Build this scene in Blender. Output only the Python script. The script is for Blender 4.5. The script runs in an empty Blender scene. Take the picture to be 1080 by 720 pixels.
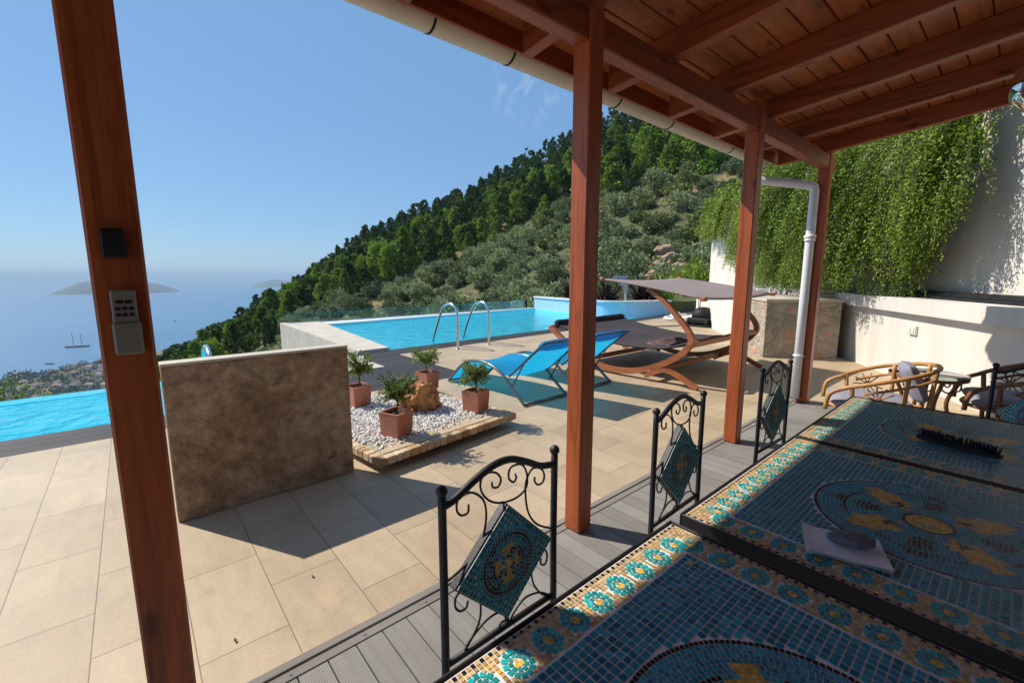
import bpy, math, random
from mathutils import Vector, Matrix, Quaternion, noise
random.seed(7)
R = math.radians
scene = bpy.context.scene
COL = scene.collection
CAM = (0.0, 0.0, 1.4)
AZ = math.atan2(545, math.hypot(465, 70)); PITCH = math.atan(70/465)

# ------------------------------------------------------------------ camera
def cam_axes():
    fw = Vector((math.cos(AZ)*math.cos(PITCH), math.sin(AZ)*math.cos(PITCH), -math.sin(PITCH)))
    rt = Vector((math.sin(AZ), -math.cos(AZ), 0))
    return rt, rt.cross(fw), fw
RT, UP, FW = cam_axes()
cd = bpy.data.cameras.new('camera'); cam = bpy.data.objects.new('camera', cd); COL.objects.link(cam)
cd.sensor_width = 36; cd.lens = 465/1080*36; cd.clip_start = 0.05; cd.clip_end = 120000
m3 = Matrix((RT, UP, -FW)).transposed()
cam.matrix_world = Matrix.Translation(CAM) @ m3.to_4x4()
scene.camera = cam

# ------------------------------------------------------------------ materials
def new_mat(name):
    m = bpy.data.materials.new(name); m.use_nodes = True
    nt = m.node_tree
    return m, nt, nt.nodes['Principled BSDF'], nt.nodes, nt.links
def ramp(nt, fac, stops):
    r = nt.nodes.new('ShaderNodeValToRGB')
    el = r.color_ramp.elements
    while len(el) < len(stops): el.new(0.5)
    for e, (p, c) in zip(el, stops):
        e.position = p; e.color = (*c, 1)
    nt.links.new(fac, r.inputs[0]); return r.outputs[0]
def coords(nt, scale=(1, 1, 1), kind='Object', rot=(0, 0, 0)):
    t = nt.nodes.new('ShaderNodeTexCoord'); mp = nt.nodes.new('ShaderNodeMapping')
    mp.inputs['Scale'].default_value = scale; mp.inputs['Rotation'].default_value = rot
    nt.links.new(t.outputs[kind], mp.inputs[0]); return mp.outputs[0]
def nz(nt, vec, scale, detail=5, rough=.6, dist=0):
    n = nt.nodes.new('ShaderNodeTexNoise'); n.inputs['Scale'].default_value = scale
    n.inputs['Detail'].default_value = detail; n.inputs['Roughness'].default_value = rough
    n.inputs['Distortion'].default_value = dist
    nt.links.new(vec, n.inputs['Vector']); return n.outputs['Fac']
def math_(nt, op, a, b=None):
    n = nt.nodes.new('ShaderNodeMath'); n.operation = op
    for i, v in enumerate((a, b)):
        if v is None: continue
        if isinstance(v, (int, float)): n.inputs[i].default_value = v
        else: nt.links.new(v, n.inputs[i])
    return n.outputs[0]
def mixc(nt, fac, a, b, mode='MIX'):
    n = nt.nodes.new('ShaderNodeMix'); n.data_type = 'RGBA'; n.blend_type = mode
    for i, v in ((0, fac), (6, a), (7, b)):
        if isinstance(v, (int, float)): n.inputs[i].default_value = v
        elif isinstance(v, tuple): n.inputs[i].default_value = (*v, 1)
        else: nt.links.new(v, n.inputs[i])
    return n.outputs[2]
def bump(nt, h, strength, dist=.01):
    b = nt.nodes.new('ShaderNodeBump'); b.inputs['Strength'].default_value = strength
    b.inputs['Distance'].default_value = dist
    nt.links.new(h, b.inputs['Height']); return b.outputs[0]
def M(name, c1, c2=None, scale=8, rough=.6, bmp=0, bscale=60, stretch=(1, 1, 1), metal=0, spec=.5, rvar=.08, bdist=.004, lo=.3, hi=.7):
    m, nt, p, N, L = new_mat(name)
    c2 = c2 or tuple(v*.75 for v in c1)
    v = coords(nt, stretch)
    n = nz(nt, v, scale)
    L.new(ramp(nt, n, [(lo, c1), (hi, c2)]), p.inputs['Base Color'])
    L.new(math_(nt, 'ADD', math_(nt, 'MULTIPLY', n, rvar*2), rough-rvar), p.inputs['Roughness'])
    p.inputs['Metallic'].default_value = metal; p.inputs['Specular IOR Level'].default_value = spec
    if bmp: L.new(bump(nt, nz(nt, v, bscale, 4), bmp, bdist), p.inputs['Normal'])
    return m
def wood(name, c1, c2, axis, rough=.4, knots=True):
    m, nt, p, N, L = new_mat(name)
    s = [9, 9, 9]; s[axis] = .55
    v = coords(nt, tuple(s))
    big = nz(nt, v, 1.6, 6, .62, 1.2)
    fine = nz(nt, v, 14, 3, .7)
    f = math_(nt, 'ADD', math_(nt, 'MULTIPLY', big, .75), math_(nt, 'MULTIPLY', fine, .25))
    col = ramp(nt, f, [(.3, c2), (.5, c1), (.7, tuple(min(1, x*1.35) for x in c1))])
    if knots:
        vo = N.new('ShaderNodeTexVoronoi'); vo.inputs['Scale'].default_value = 1
        ks = [7, 7, 7]; ks[axis] = 2.6
        L.new(coords(nt, tuple(ks)), vo.inputs['Vector'])
        k = ramp(nt, vo.outputs['Distance'], [(.05, (1, 1, 1)), (.17, (0, 0, 0))])
        col = mixc(nt, math_(nt, 'MULTIPLY', k, .75), col, tuple(x*.35 for x in c2))
    L.new(col, p.inputs['Base Color'])
    L.new(math_(nt, 'ADD', math_(nt, 'MULTIPLY', fine, .25), rough-.1), p.inputs['Roughness'])
    L.new(bump(nt, f, .35, .004), p.inputs['Normal'])
    return m
def foliage(name, dark, light, scale=.6, trans=.25, rough=.6, objvar=.5):
    m, nt, p, N, L = new_mat(name)
    oi = N.new('ShaderNodeObjectInfo')
    geo = N.new('ShaderNodeNewGeometry')
    n = nz(nt, coords(nt), scale, 3)
    f = math_(nt, 'ADD', math_(nt, 'MULTIPLY', n, .55), math_(nt, 'MULTIPLY', geo.outputs['Random Per Island'], .45))
    f = math_(nt, 'ADD', f, math_(nt, 'MULTIPLY', math_(nt, 'SUBTRACT', oi.outputs['Random'], .5), objvar))
    col = ramp(nt, f, [(.2, dark), (.8, light)])
    L.new(col, p.inputs['Base Color']); p.inputs['Roughness'].default_value = rough
    p.inputs['Specular IOR Level'].default_value = .25
    t = N.new('ShaderNodeBsdfTranslucent'); L.new(col, t.inputs[0])
    mx = N.new('ShaderNodeMixShader'); mx.inputs[0].default_value = trans
    L.new(p.outputs[0], mx.inputs[1]); L.new(t.outputs[0], mx.inputs[2])
    L.new(mx.outputs[0], N['Material Output'].inputs[0])
    return m
MAT = {}
W1, W2 = (.38, .084, .019), (.13, .023, .006)
MAT['wood_z'] = wood('stained_wood_upright', W1, W2, 2, .38)
V1, V2 = (.27, .056, .013), (.09, .016, .005)  # post stain darkened for beam and rafters, painting in the shade under the roof
MAT['wood_x_shade'] = wood('stained_wood_along_shade', V1, V2, 0, .45)
MAT['wood_y_shade'] = wood('stained_wood_across_shade', V1, V2, 1, .45)
MAT['ceiling'] = wood('ceiling_boards', (.34, .088, .022), (.16, .034, .009), 0, .5)
MAT['larch'] = wood('larch', (.36, .12, .045), (.22, .06, .02), 1, .4, False)
MAT['white_wall'] = M('white_plaster', (.71, .665, .60), (.55, .50, .43), 1.5, .9, .3, 70, (1.6, 1.6, .4), lo=.38, hi=.72)
MAT['coping'] = M('stone_coping', (.62, .55, .45), (.48, .42, .34), 2.5, .75, .2, 80)
MAT['white_paint'] = M('white_paint', (.8, .8, .78), (.72, .71, .68), 3, .5)
MAT['gutter'] = M('cream_gutter', (.70, .62, .50), (.60, .52, .41), 4, .45)
MAT['pipe'] = M('white_plastic_pipe', (.78, .79, .80), (.70, .71, .73), 3, .35)
MAT['steel'] = M('polished_steel', (.75, .76, .78), (.6, .62, .65), 5, .18, metal=1)
MAT['iron'] = M('black_iron', (.010, .010, .011), (.022, .02, .02), 20, .5, .2, 200)
MAT['darkdeck'] = None
MAT['terracotta'] = M('terracotta', (.50, .21, .13), (.36, .14, .085), 7, .8, .3, 60)
MAT['soil'] = M('soil', (.05, .03, .02), (.02, .012, .008), 40, .95, 1, 120)
MAT['bark'] = M('bark', (.14, .10, .07), (.06, .04, .03), 12, .9, .8, 40, (1, 1, .3))
def through(m, col, k, k2):
    nt = m.node_tree; N, L = nt.nodes, nt.links; p = N['Principled BSDF']; out = N['Material Output']
    t = N.new('ShaderNodeBsdfTranslucent'); t.inputs[0].default_value = (*col, 1)
    mx = N.new('ShaderNodeMixShader'); mx.inputs[0].default_value = k; L.new(p.outputs[0], mx.inputs[1]); L.new(t.outputs[0], mx.inputs[2])
    t2 = N.new('ShaderNodeBsdfTransparent'); t2.inputs[0].default_value = (*col, 1)
    m2 = N.new('ShaderNodeMixShader'); m2.inputs[0].default_value = k2; L.new(mx.outputs[0], m2.inputs[1]); L.new(t2.outputs[0], m2.inputs[2])
    L.new(m2.outputs[0], out.inputs[0]); return m
MAT['blue_fabric'] = through(M('blue_mesh_fabric', (.012, .42, .82), (.01, .36, .74), 4, .6, .3, 700), (.02, .55, .9), .42, .10)
MAT['brown_fabric'] = M('brown_sling_fabric', (.058, .043, .047), (.040, .030, .034), 3, .85, .3, 500)
MAT['navy'] = M('dark_navy_fabric', (.014, .014, .022), (.02, .02, .03), 6, .8, .3, 300)
MAT['taupe'] = M('taupe_canopy', (.30, .235, .225), (.25, .195, .185), 2, .85, .3, 500)
MAT['towel'] = M('towel', (.16, .10, .105), (.09, .055, .065), 9, .95, .6, 250)
MAT['grey_tube'] = M('grey_lacquered_tube', (.16, .17, .19), (.11, .12, .14), 6, .3, metal=.6)
MAT['black_plastic'] = M('black_plastic', (.010, .010, .012), (.018, .018, .02), 12, .6, spec=.25)
MAT['rattan'] = M('rattan_cane', (.56, .29, .09), (.36, .16, .045), 14, .42, .4, 90)
MAT['rattan_dark'] = M('brown_cane', (.30, .13, .05), (.18, .07, .03), 14, .42, .4, 90)
MAT['cushion'] = M('grey_lilac_cushion', (.30, .29, .35), (.24, .23, .285), 5, .85, .35, 250)
MAT['cream_plastic'] = M('cream_plastic', (.26, .235, .18), (.21, .19, .145), 5, .45)
MAT['socket'] = M('socket_plastic', (.72, .76, .66), (.66, .70, .60), 5, .4)
MAT['napkin'] = M('white_napkin', (.88, .87, .87), (.80, .78, .79), 18, .9, .4, 120)
MAT['pebble_grey'] = M('grey_stone', (.20, .20, .23), (.09, .09, .11), 14, .55, .3, 60, (1, 4, 1))
MAT['cable'] = M('black_cable', (.02, .02, .02), None, 5, .5)

def mat_tiles():
    m, nt, p, N, L = new_mat('beige_floor_tiles')
    t = N.new('ShaderNodeTexCoord'); sp = N.new('ShaderNodeSeparateXYZ'); L.new(t.outputs['Object'], sp.inputs[0])
    cb = N.new('ShaderNodeCombineXYZ')
    L.new(math_(nt, 'ADD', sp.outputs[1], 9.90), cb.inputs[0]); L.new(math_(nt, 'ADD', sp.outputs[0], 9.54), cb.inputs[1])
    b = N.new('ShaderNodeTexBrick'); b.offset = .5; b.offset_frequency = 2; b.squash = 1
    for k, v in (('Scale', 1), ('Mortar Size', .0022), ('Mortar Smooth', .2), ('Bias', 0), ('Brick Width', .60), ('Row Height', .30)):
        b.inputs[k].default_value = v
    b.inputs['Color1'].default_value = (.53, .415, .275, 1); b.inputs['Color2'].default_value = (.445, .345, .225, 1)
    b.inputs['Mortar'].default_value = (.20, .14, .09, 1)
    L.new(cb.outputs[0], b.inputs['Vector'])
    v1 = coords(nt, (6, 1.6, 1)); n1 = nz(nt, v1, 2.2, 6, .65, .8)
    n2 = nz(nt, coords(nt), 70, 3)
    col = mixc(nt, .5, b.outputs['Color'], ramp(nt, n1, [(.3, (.78, .78, .80)), (.7, (1.12, 1.08, 1.02))]), 'MULTIPLY')
    col = mixc(nt, .35, col, ramp(nt, n2, [(.3, (.75, .75, .75)), (.7, (1.15, 1.15, 1.15))]), 'MULTIPLY')
    st = nz(nt, coords(nt), .9, 4)
    col = mixc(nt, .8, col, ramp(nt, st, [(.35, (.82, .80, .79)), (.6, (1.04, 1.04, 1.04))]), 'MULTIPLY')
    sp_ = nz(nt, coords(nt), 5.5, 8, .75, .4)
    col = mixc(nt, .6, col, ramp(nt, sp_, [(.30, (.74, .71, .68)), (.42, (1, 1, 1)), (.7, (1.05, 1.05, 1.05))]), 'MULTIPLY')
    L.new(col, p.inputs['Base Color'])
    L.new(math_(nt, 'ADD', math_(nt, 'MULTIPLY', n1, .25), .42), p.inputs['Roughness'])
    h = math_(nt, 'SUBTRACT', math_(nt, 'MULTIPLY', n1, .25), b.outputs['Fac'])
    L.new(bump(nt, h, .4, .004), p.inputs['Normal'])
    return m
MAT['tiles'] = mat_tiles()
def mat_boards(name, c1, c2, axis_grain, groove=0):
    m, nt, p, N, L = new_mat(name)
    s = [16, 16, 16]; s[axis_grain] = .9
    v = coords(nt, tuple(s))
    n = nz(nt, v, 2, 6, .7)
    d = nz(nt, coords(nt), 2.1, 5, .7)
    f = math_(nt, 'ADD', math_(nt, 'MULTIPLY', n, .5), math_(nt, 'MULTIPLY', d, .5))
    geo = N.new('ShaderNodeNewGeometry')
    f = math_(nt, 'ADD', f, math_(nt, 'MULTIPLY', math_(nt, 'SUBTRACT', geo.outputs['Random Per Island'], .5), .22))
    L.new(ramp(nt, f, [(.32, c2), (.66, c1)]), p.inputs['Base Color'])
    p.inputs['Roughness'].default_value = .68; p.inputs['Specular IOR Level'].default_value = .35
    if groove:
        w = N.new('ShaderNodeTexWave'); w.bands_direction = 'X' if axis_grain == 1 else 'Y'
        w.inputs['Scale'].default_value = groove; L.new(coords(nt), w.inputs['Vector'])
        L.new(bump(nt, w.outputs['Fac'], .5, .002), p.inputs['Normal'])
    else: L.new(bump(nt, n, .3, .003), p.inputs['Normal'])
    return m
MAT['deck'] = mat_boards('grey_composite_boards', (.30, .28, .255), (.20, .185, .165), 1, 45)
MAT['trim'] = mat_boards('grey_composite_trim', (.29, .26, .23), (.19, .17, .15), 0)
MAT['darkdeck'] = mat_boards('dark_grey_boards', (.045, .041, .044), (.026, .024, .027), 0, 0)
def mat_rusty():
    m, nt, p, N, L = new_mat('weathered_brown_concrete')
    a = nz(nt, coords(nt), 2.2, 9, .7, .5); b = nz(nt, coords(nt, (1, 1, 1.3)), 5, 10, .78, .3); c = nz(nt, coords(nt), 60, 5, .7); d = nz(nt, coords(nt), 16, 8, .75)
    col = ramp(nt, a, [(.30, (.21, .13, .075)), (.45, (.36, .245, .15)), (.56, (.48, .36, .24)), (.70, (.31, .20, .115))])
    col = mixc(nt, ramp(nt, b, [(.53, (0, 0, 0)), (.66, (.7, .7, .7))]), col, (.12, .08, .052))
    col = mixc(nt, .75, col, ramp(nt, d, [(.32, (.5, .48, .46)), (.5, (1, 1, 1)), (.68, (1.4, 1.38, 1.32))]), 'MULTIPLY')
    col = mixc(nt, .5, col, ramp(nt, c, [(.3, (.6, .6, .6)), (.7, (1.3, 1.3, 1.3))]), 'MULTIPLY')
    L.new(col, p.inputs['Base Color']); p.inputs['Roughness'].default_value = .9; p.inputs['Specular IOR Level'].default_value = .2
    L.new(bump(nt, math_(nt, 'ADD', math_(nt, 'ADD', b, d), math_(nt, 'MULTIPLY', c, .5)), .8, .015), p.inputs['Normal'])
    return m
MAT['rusty'] = mat_rusty()
def mat_rubble():
    m, nt, p, N, L = new_mat('rubble_masonry')
    wv = coords(nt, (1, 1, 1.35)); d = N.new('ShaderNodeTexNoise'); d.inputs['Scale'].default_value = 3; L.new(wv, d.inputs['Vector'])
    vv = N.new('ShaderNodeVectorMath'); vv.operation = 'MULTIPLY_ADD'
    L.new(d.outputs['Color'], vv.inputs[0]); vv.inputs[1].default_value = (.25, .25, .25); L.new(wv, vv.inputs[2])
    vo = N.new('ShaderNodeTexVoronoi'); vo.inputs['Scale'].default_value = 6; L.new(vv.outputs[0], vo.inputs['Vector'])
    ve = N.new('ShaderNodeTexVoronoi'); ve.feature = 'DISTANCE_TO_EDGE'; ve.inputs['Scale'].default_value = 6; L.new(vv.outputs[0], ve.inputs['Vector'])
    sep = N.new('ShaderNodeSeparateColor'); L.new(vo.outputs['Color'], sep.inputs[0])
    col = ramp(nt, sep.outputs[0], [(0, (.36, .30, .23)), (.45, (.30, .255, .20)), (.7, (.45, .38, .30)), (1, (.48, .22, .11))])
    col = mixc(nt, .5, col, ramp(nt, nz(nt, coords(nt), 25, 5), [(.3, (.65, .65, .65)), (.7, (1.25, 1.25, 1.25))]), 'MULTIPLY')
    ed = ramp(nt, ve.outputs['Distance'], [(.02, (1, 1, 1)), (.09, (0, 0, 0))])
    col = mixc(nt, ed, col, (.42, .37, .30))
    L.new(col, p.inputs['Base Color']); p.inputs['Roughness'].default_value = .85
    L.new(bump(nt, ramp(nt, ve.outputs['Distance'], [(0, (0, 0, 0)), (.15, (1, 1, 1))]), .6, .03), p.inputs['Normal'])
    return m
MAT['rubble'] = mat_rubble()
def mat_edge_brick():
    m, nt, p, N, L = new_mat('tumbled_stone_edge')
    geo = N.new('ShaderNodeNewGeometry')
    col = ramp(nt, geo.outputs['Random Per Island'], [(0, (.64, .50, .31)), (.4, (.52, .36, .20)), (.7, (.36, .19, .09)), (1, (.68, .57, .40))])
    col = mixc(nt, .6, col, ramp(nt, nz(nt, coords(nt), 30, 5), [(.3, (.7, .7, .7)), (.7, (1.2, 1.2, 1.2))]), 'MULTIPLY')
    L.new(col, p.inputs['Base Color']); p.inputs['Roughness'].default_value = .8
    L.new(bump(nt, nz(nt, coords(nt), 60, 4), .4, .005), p.inputs['Normal'])
    return m
MAT['edge_brick'] = mat_edge_brick()
def mat_water():
    m, nt, p, N, L = new_mat('pool_water')
    out = N['Material Output']; N.remove(p)
    t = N.new('ShaderNodeBsdfTransparent'); t.inputs[0].default_value = (.34, .95, 1.0, 1)
    g = N.new('ShaderNodeBsdfGlossy'); g.inputs['Roughness'].default_value = .04; g.inputs[0].default_value = (1, 1, 1, 1)
    f = N.new('ShaderNodeFresnel'); f.inputs['IOR'].default_value = 1.25
    v = coords(nt)
    h = math_(nt, 'ADD', nz(nt, v, 2.6, 3, .5, .5), math_(nt, 'MULTIPLY', nz(nt, v, 9, 3, .5, .6), .35))
    b = bump(nt, h, .6, .06); b2 = bump(nt, h, 1.0, .16)
    L.new(b, g.inputs['Normal']); L.new(b, f.inputs['Normal'])
    mx = N.new('ShaderNodeMixShader'); L.new(f.outputs[0], mx.inputs[0]); L.new(t.outputs[0], mx.inputs[1]); L.new(g.outputs[0], mx.inputs[2])
    df = N.new('ShaderNodeBsdfDiffuse'); df.inputs[0].default_value = (.045, .78, .93, 1); L.new(b2, df.inputs['Normal']); ms = N.new('ShaderNodeMixShader'); ms.inputs[0].default_value = .45
    L.new(t.outputs[0], ms.inputs[1]); L.new(df.outputs[0], ms.inputs[2]); L.new(ms.outputs[0], mx.inputs[1])
    L.new(mx.outputs[0], out.inputs[0]); return m
MAT['water'] = mat_water()
def mat_poolshell():
    m, nt, p, N, L = new_mat('pool_mosaic')
    vo = N.new('ShaderNodeTexBrick'); vo.offset = 0; vo.inputs['Scale'].default_value = 1
    vo.inputs['Brick Width'].default_value = .05; vo.inputs['Row Height'].default_value = .05; vo.inputs['Mortar Size'].default_value = .003
    vo.inputs['Color1'].default_value = (.12, .78, .93, 1); vo.inputs['Color2'].default_value = (.16, .84, .96, 1); vo.inputs['Mortar'].default_value = (.35, .80, .95, 1)
    L.new(coords(nt), vo.inputs['Vector'])
    v = N.new('ShaderNodeTexVoronoi'); v.feature = 'SMOOTH_F1'; v.inputs['Scale'].default_value = 3
    L.new(vo.outputs['Color'], p.inputs['Base Color']); p.inputs['Roughness'].default_value = .3
    return m
MAT['poolshell'] = mat_poolshell()
MAT['paleblue'] = M('pale_blue_pool_rim', (.42, .66, .86), (.36, .58, .80), 3, .4)
def mat_sea():
    m, nt, p, N, L = new_mat('sea_water')
    v = coords(nt)
    n = nz(nt, coords(nt, (.3, 1, 1), rot=(0, 0, .4)), .004, 5)
    L.new(ramp(nt, n, [(.35, (.045, .15, .28)), (.65, (.065, .19, .33))]), p.inputs['Base Color'])
    p.inputs['Roughness'].default_value = .35
    h = nz(nt, v, .12, 4)
    L.new(bump(nt, h, .5, 2.0), p.inputs['Normal'])
    return m
MAT['sea'] = mat_sea()
def mat_terrain():
    m, nt, p, N, L = new_mat('dry_hillside_soil')
    a = nz(nt, coords(nt), .06, 6, .65); b = nz(nt, coords(nt), .9, 6, .7)
    f = math_(nt, 'ADD', math_(nt, 'MULTIPLY', a, .6), math_(nt, 'MULTIPLY', b, .4))
    L.new(ramp(nt, f, [(.36, (.06, .075, .025)), (.52, (.12, .12, .045)), (.60, (.30, .20, .09)), (.68, (.38, .24, .12)), (.8, (.20, .16, .07))]), p.inputs['Base Color'])
    p.inputs['Roughness'].default_value = .95
    L.new(bump(nt, b, .8, .3), p.inputs['Normal'])
    return m
MAT['terrain'] = mat_terrain()
MAT['rockhill'] = M('orange_rock', (.50, .32, .20), (.32, .22, .16), 1.2, .9, 1, 6, bdist=.1)
MAT['island'] = M('island_scrub', (.04, .055, .04), (.075, .08, .055), .004, .95)
def mat_glass(name, tint, rough=.02):
    m, nt, p, N, L = new_mat(name); out = N['Material Output']; N.remove(p)
    t = N.new('ShaderNodeBsdfTransparent'); t.inputs[0].default_value = (*tint, 1)
    g = N.new('ShaderNodeBsdfGlossy'); g.inputs['Roughness'].default_value = rough
    f = N.new('ShaderNodeFresnel'); f.inputs['IOR'].default_value = 1.45
    mx = N.new('ShaderNodeMixShader'); L.new(f.outputs[0], mx.inputs[0]); L.new(t.outputs[0], mx.inputs[1]); L.new(g.outputs[0], mx.inputs[2])
    L.new(mx.outputs[0], out.inputs[0]); return m
MAT['glass'] = mat_glass('fence_glass', (.80, .92, .90))
MAT['lampglass'] = mat_glass('clear_lamp_glass', (.9, .92, .92))
MAT['pine'] = foliage('pine_needles', (.030, .070, .010), (.25, .36, .042), .45, .3, objvar=.8)
MAT['cypress'] = foliage('cypress_scales', (.014, .034, .012), (.040, .075, .024), .5, .1, objvar=.2)
MAT['olive'] = foliage('olive_leaves', (.09, .12, .05), (.36, .42, .20), .8, .25)
MAT['scrub'] = foliage('scrub_leaves', (.08, .11, .03), (.27, .29, .10), .4, .15)
MAT['vine'] = foliage('creeper_leaves', (.035, .085, .010), (.32, .44, .05), 1.1, .3, .45, 0)
MAT['vine_pale'] = foliage('pale_creeper_leaves', (.11, .17, .02), (.36, .46, .07), 1.1, .3, .45, 0)
MAT['bush'] = foliage('bush_leaves', (.09, .15, .035), (.30, .38, .11), 6, .35, .45, .3)
MAT['bright_leaf'] = foliage('bright_leaves', (.10, .22, .025), (.28, .46, .06), 2, .35, .4, .2)
MAT['agave'] = M('dark_bronze_leaf', (.035, .02, .018), (.06, .035, .025), 6, .45)
MAT['house_wall'] = M('village_wall', (.75, .72, .66), (.62, .58, .52), .05, .9)
MAT['house_roof'] = M('village_roof', (.36, .20, .15), (.26, .15, .12), .2, .9)
MAT['marble'] = M('tile_slab', (.54, .43, .29), (.44, .33, .21), 6, .7, .2, 60)
MAT['white_pebble'] = None
def mat_gravel():
    m, nt, p, N, L = new_mat('white_pebbles')
    geo = N.new('ShaderNodeNewGeometry')
    L.new(ramp(nt, geo.outputs['Random Per Island'], [(0, (.50, .47, .43)), (.5, (.70, .68, .64)), (1, (.82, .81, .79))]), p.inputs['Base Color'])
    p.inputs['Roughness'].default_value = .7; return m
MAT['gravel'] = mat_gravel()
def mat_rock():
    m, nt, p, N, L = new_mat('orange_banded_rock')
    a = nz(nt, coords(nt, (1, 1, .4), rot=(.3, .4, 0)), 9, 7, .7, 1.5)
    L.new(ramp(nt, a, [(.3, (.16, .06, .03)), (.45, (.48, .22, .07)), (.58, (.60, .34, .14)), (.7, (.36, .22, .17)), (.8, (.55, .45, .38))]), p.inputs['Base Color'])
    p.inputs['Roughness'].default_value = .8
    L.new(bump(nt, nz(nt, coords(nt), 40, 6, .7), .7, .012), p.inputs['Normal']); return m
MAT['rock'] = mat_rock()
# mosaic glass tiles
def tilemat(name, c, var=.35):
    m, nt, p, N, L = new_mat(name)
    geo = N.new('ShaderNodeNewGeometry')
    L.new(ramp(nt, geo.outputs['Random Per Island'], [(0, tuple(v*(1-var) for v in c)), (1, tuple(min(1, v*(1+var)) for v in c))]), p.inputs['Base Color'])
    p.inputs['Roughness'].default_value = .42; p.inputs['Specular IOR Level'].default_value = .14
    return m
MOS = [tilemat('mosaic_deep_blue', (.018, .21, .31)), tilemat('mosaic_teal', (.018, .26, .27)), tilemat('mosaic_turquoise', (.012, .36, .36)),
       tilemat('mosaic_gold', (.72, .40, .035)), tilemat('mosaic_cream', (.54, .36, .16)), tilemat('mosaic_dark_red', (.028, .012, .014)),
       tilemat('mosaic_mid_blue', (.03, .29, .37)), M('mosaic_grout', (.80, .79, .79), (.66, .64, .65), 30, .9)]

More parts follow.
